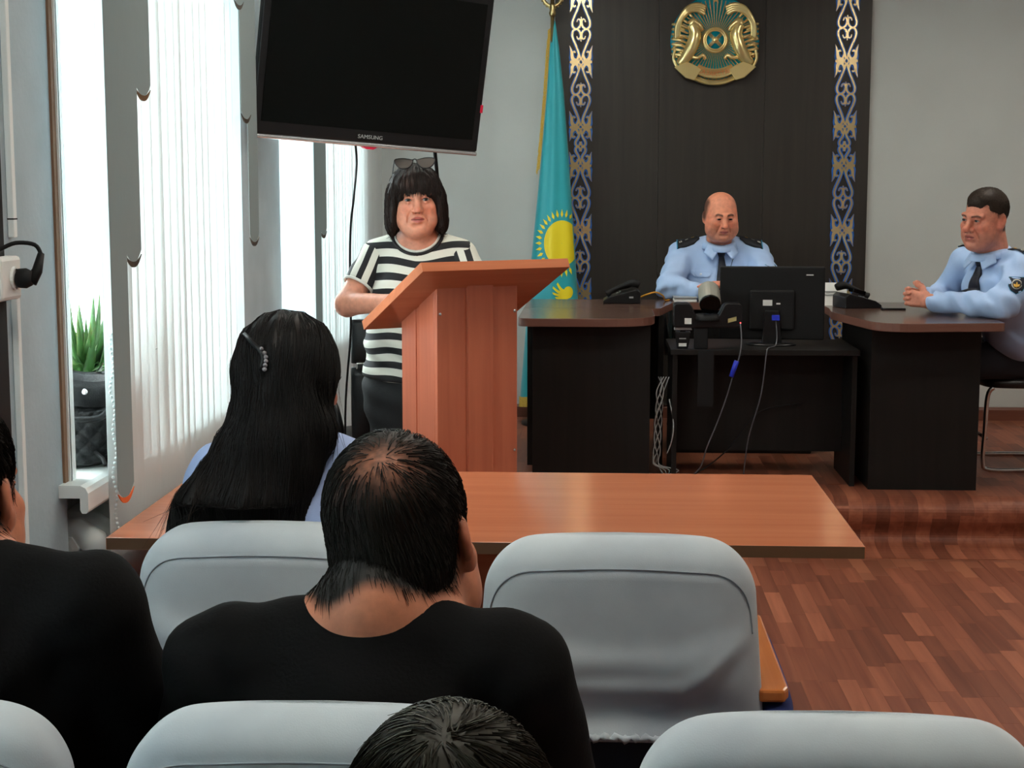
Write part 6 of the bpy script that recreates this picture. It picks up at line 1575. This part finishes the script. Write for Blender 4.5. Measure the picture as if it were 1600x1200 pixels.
def long_haired_woman():
    cx, cy = -.535, 2.72; hc = L3(13, 11, 10)
    t = thing('person', 'woman with long black hair and a pale blue shirt seen from behind', 'person', (cx, cy, 0))
    T = head_T((-.548, 2.80, 1.196), 174, 4, 0); sc = 1.0
    S = Solid((cx - .40, cy - .2, .03), (cx + .40, cy + .6, 1.36), .013, [((-.66, 2.68, 1.08), (-.44, 2.92, 1.34))], .005)
    add_head(S, T, sc, neck=(cx, 2.74, 1.045), nr=.05)
    S.ell((cx, cy + .02, .88), (.14, .09, .18), .05); S.ell((cx, cy + .03, .68), (.14, .1, .14), .05)
    for sx in (-1, 1):
        S.cone((cx, cy + .02, 1.04), (cx + sx * .13, cy + .02, 1.01), .042, .036, .04)
        S.chain([(cx + sx * .138, cy + .02, 1.0), (cx + sx * .185, cy + .1, .77), (cx + sx * .12, cy + .34, .66)], [.036, .034, .026], .03)
        add_hand(S, (cx + sx * .12, cy + .34, .66), (-sx * .4, .9, -.1), (0, 0, -1), sx, .3, sc=.9)
    sitter_legs(S, cx, cy + .04); VF = S.mesh(1)
    body = solid_obj('body', VF, M['skin'], t, head_tint(VF[0], T, sc, L3(206, 146, 120), L3(176, 92, 88), hc)); add_eyes(T, sc, body)
    S = Solid((cx - .32, cy - .2, .5), (cx + .32, cy + .40, 1.16), .0095)
    S.ell((cx, cy + .02, .90), (.175, .115, .19), .06); S.ell((cx, cy + .03, .70), (.17, .13, .17), .06)
    for sx in (-1, 1):
        S.cone((cx + sx * .02, cy + .015, 1.075), (cx + sx * .135, cy + .02, 1.035), .048, .052, .05); S.chain([(cx + sx * .142, cy + .02, 1.020), (cx + sx * .188, cy + .1, .77), (cx + sx * .128, cy + .31, .67)], [.058, .052, .040], .03)
    S.ell((cx, cy + .03, 1.155), (.055, .06, .05), .006, sub=True)
    S.warp(lambda X, Y, Z: .004 * np.sin(50 * X + 30 * Z)); VF = S.mesh(1); sh = solid_obj('shirt', VF, M['shirt_lilac'], t)
    P = [[Vector((cx + r_ * math.cos(a), cy + .02 + r_ * .95 * math.sin(a), z)) for r_, z in ((.060, 1.078), (.058, 1.108), (.070, 1.105), (.084, 1.082))] for a in [R(120 + 300 * k / 30) for k in range(31)]]
    MB().grid(P).build('collar', M['shirt_lilac'], sh, smooth=True, solid=.003)
    sitter_trousers(t, cx, cy + .04, 'trouser_navy')
    # the mass of hair falling over her back
    S = Solid((-.80, 2.52, .80), (-.36, 2.94, 1.36), .0055)
    S.frame(T, sc); S.ell((0, .022, .032), (.090, .112, .094), .01); S.frame()
    S.chain([(-.548, 2.735, 1.24), (-.550, 2.690, 1.10), (-.590, 2.640, .98), (-.615, 2.625, .86)], [.084, .074, .068, .070], .03)
    S.chain([(-.598, 2.74, 1.20), (-.616, 2.69, 1.09), (-.668, 2.650, .98), (-.700, 2.63, .87)], [.034, .042, .060, .066], .03)
    S.chain([(-.500, 2.74, 1.20), (-.490, 2.69, 1.13), (-.510, 2.66, 1.06), (-.550, 2.64, .95), (-.555, 2.63, .86)], [.032, .034, .030, .04, .045], .03)
    S.ell((-.545, 2.93, 1.15), (.066, .10, .10), .01, sub=True)
    # keep the mass behind the shoulders and in front of the chair back
    S.warp(lambda X, Y, Z: np.maximum(0, 2.628 - Y) * 2.5 * (Z < 1.005))
    S.warp(lambda X, Y, Z: .0022 * np.sin(190 * X + 24 * Z + 4 * np.sin(16 * Z)) + .0030 * np.sin(75 * X - 12 * Z) * (Z < 1.2))
    VF = S.mesh(1)
    hair = solid_obj('hair', VF, M['hair'], t, hc[None] * np.ones((len(VF[0]), 1)))
    surf_strands('hair_strands', VF, 2600, 12, .26, lambda p: (p.x * 0 + (-.35 * max(0, 1.12 - p.z) * (1 if p.x < -.55 else .3)) + (1.2 * (p.x + .55) * max(0, p.z - 1.2) * 8), -.5 if p.z > 1.22 else -.05, -1), M['hair'], hair, hc * 1.1, .0009, .0015, 21, .5)
    surf_strands('hair_strands', VF, 90, 10, .14, lambda p: ((-.5 if p.x < -.55 else .5), 0, -1), M['hair'], hair, L3(34, 26, 20), .0005, .003, 22, .5, keep=lambda V: (np.abs(V[:, 0] + .55) > .075) & (V[:, 2] > 1.0) & (V[:, 2] < 1.25), free=.75)
    # beaded clip
    bv = bvh_of(VF); c = thing('hair_clip', 'dark beaded clip in the seated woman\'s long hair', 'hair clip', (-.585, 2.68, 1.25))
    pts = []
    for i in range(9):
        x = -.612 + .016 * math.sin(i * .45) + .006 * i; z = 1.292 - .0068 * i; h = bv.ray_cast(Vector((x, 2.3, z)), Vector((0, 1, 0)))
        if h[0]: pts.append(h[0] + Vector((0, -.003, 0)))
    MB().tube(pts, .004, 8).build('bar', M['black'], c, smooth=True)
    for i, p in enumerate(pts):
        if i > 2: MB().ball(tuple(p + Vector((.006, -.004, 0))), .0042, 8).build('bead', mat('smoky_bead', lin(120, 116, 120), .15, spec=.7), c, smooth=True)
long_haired_woman()
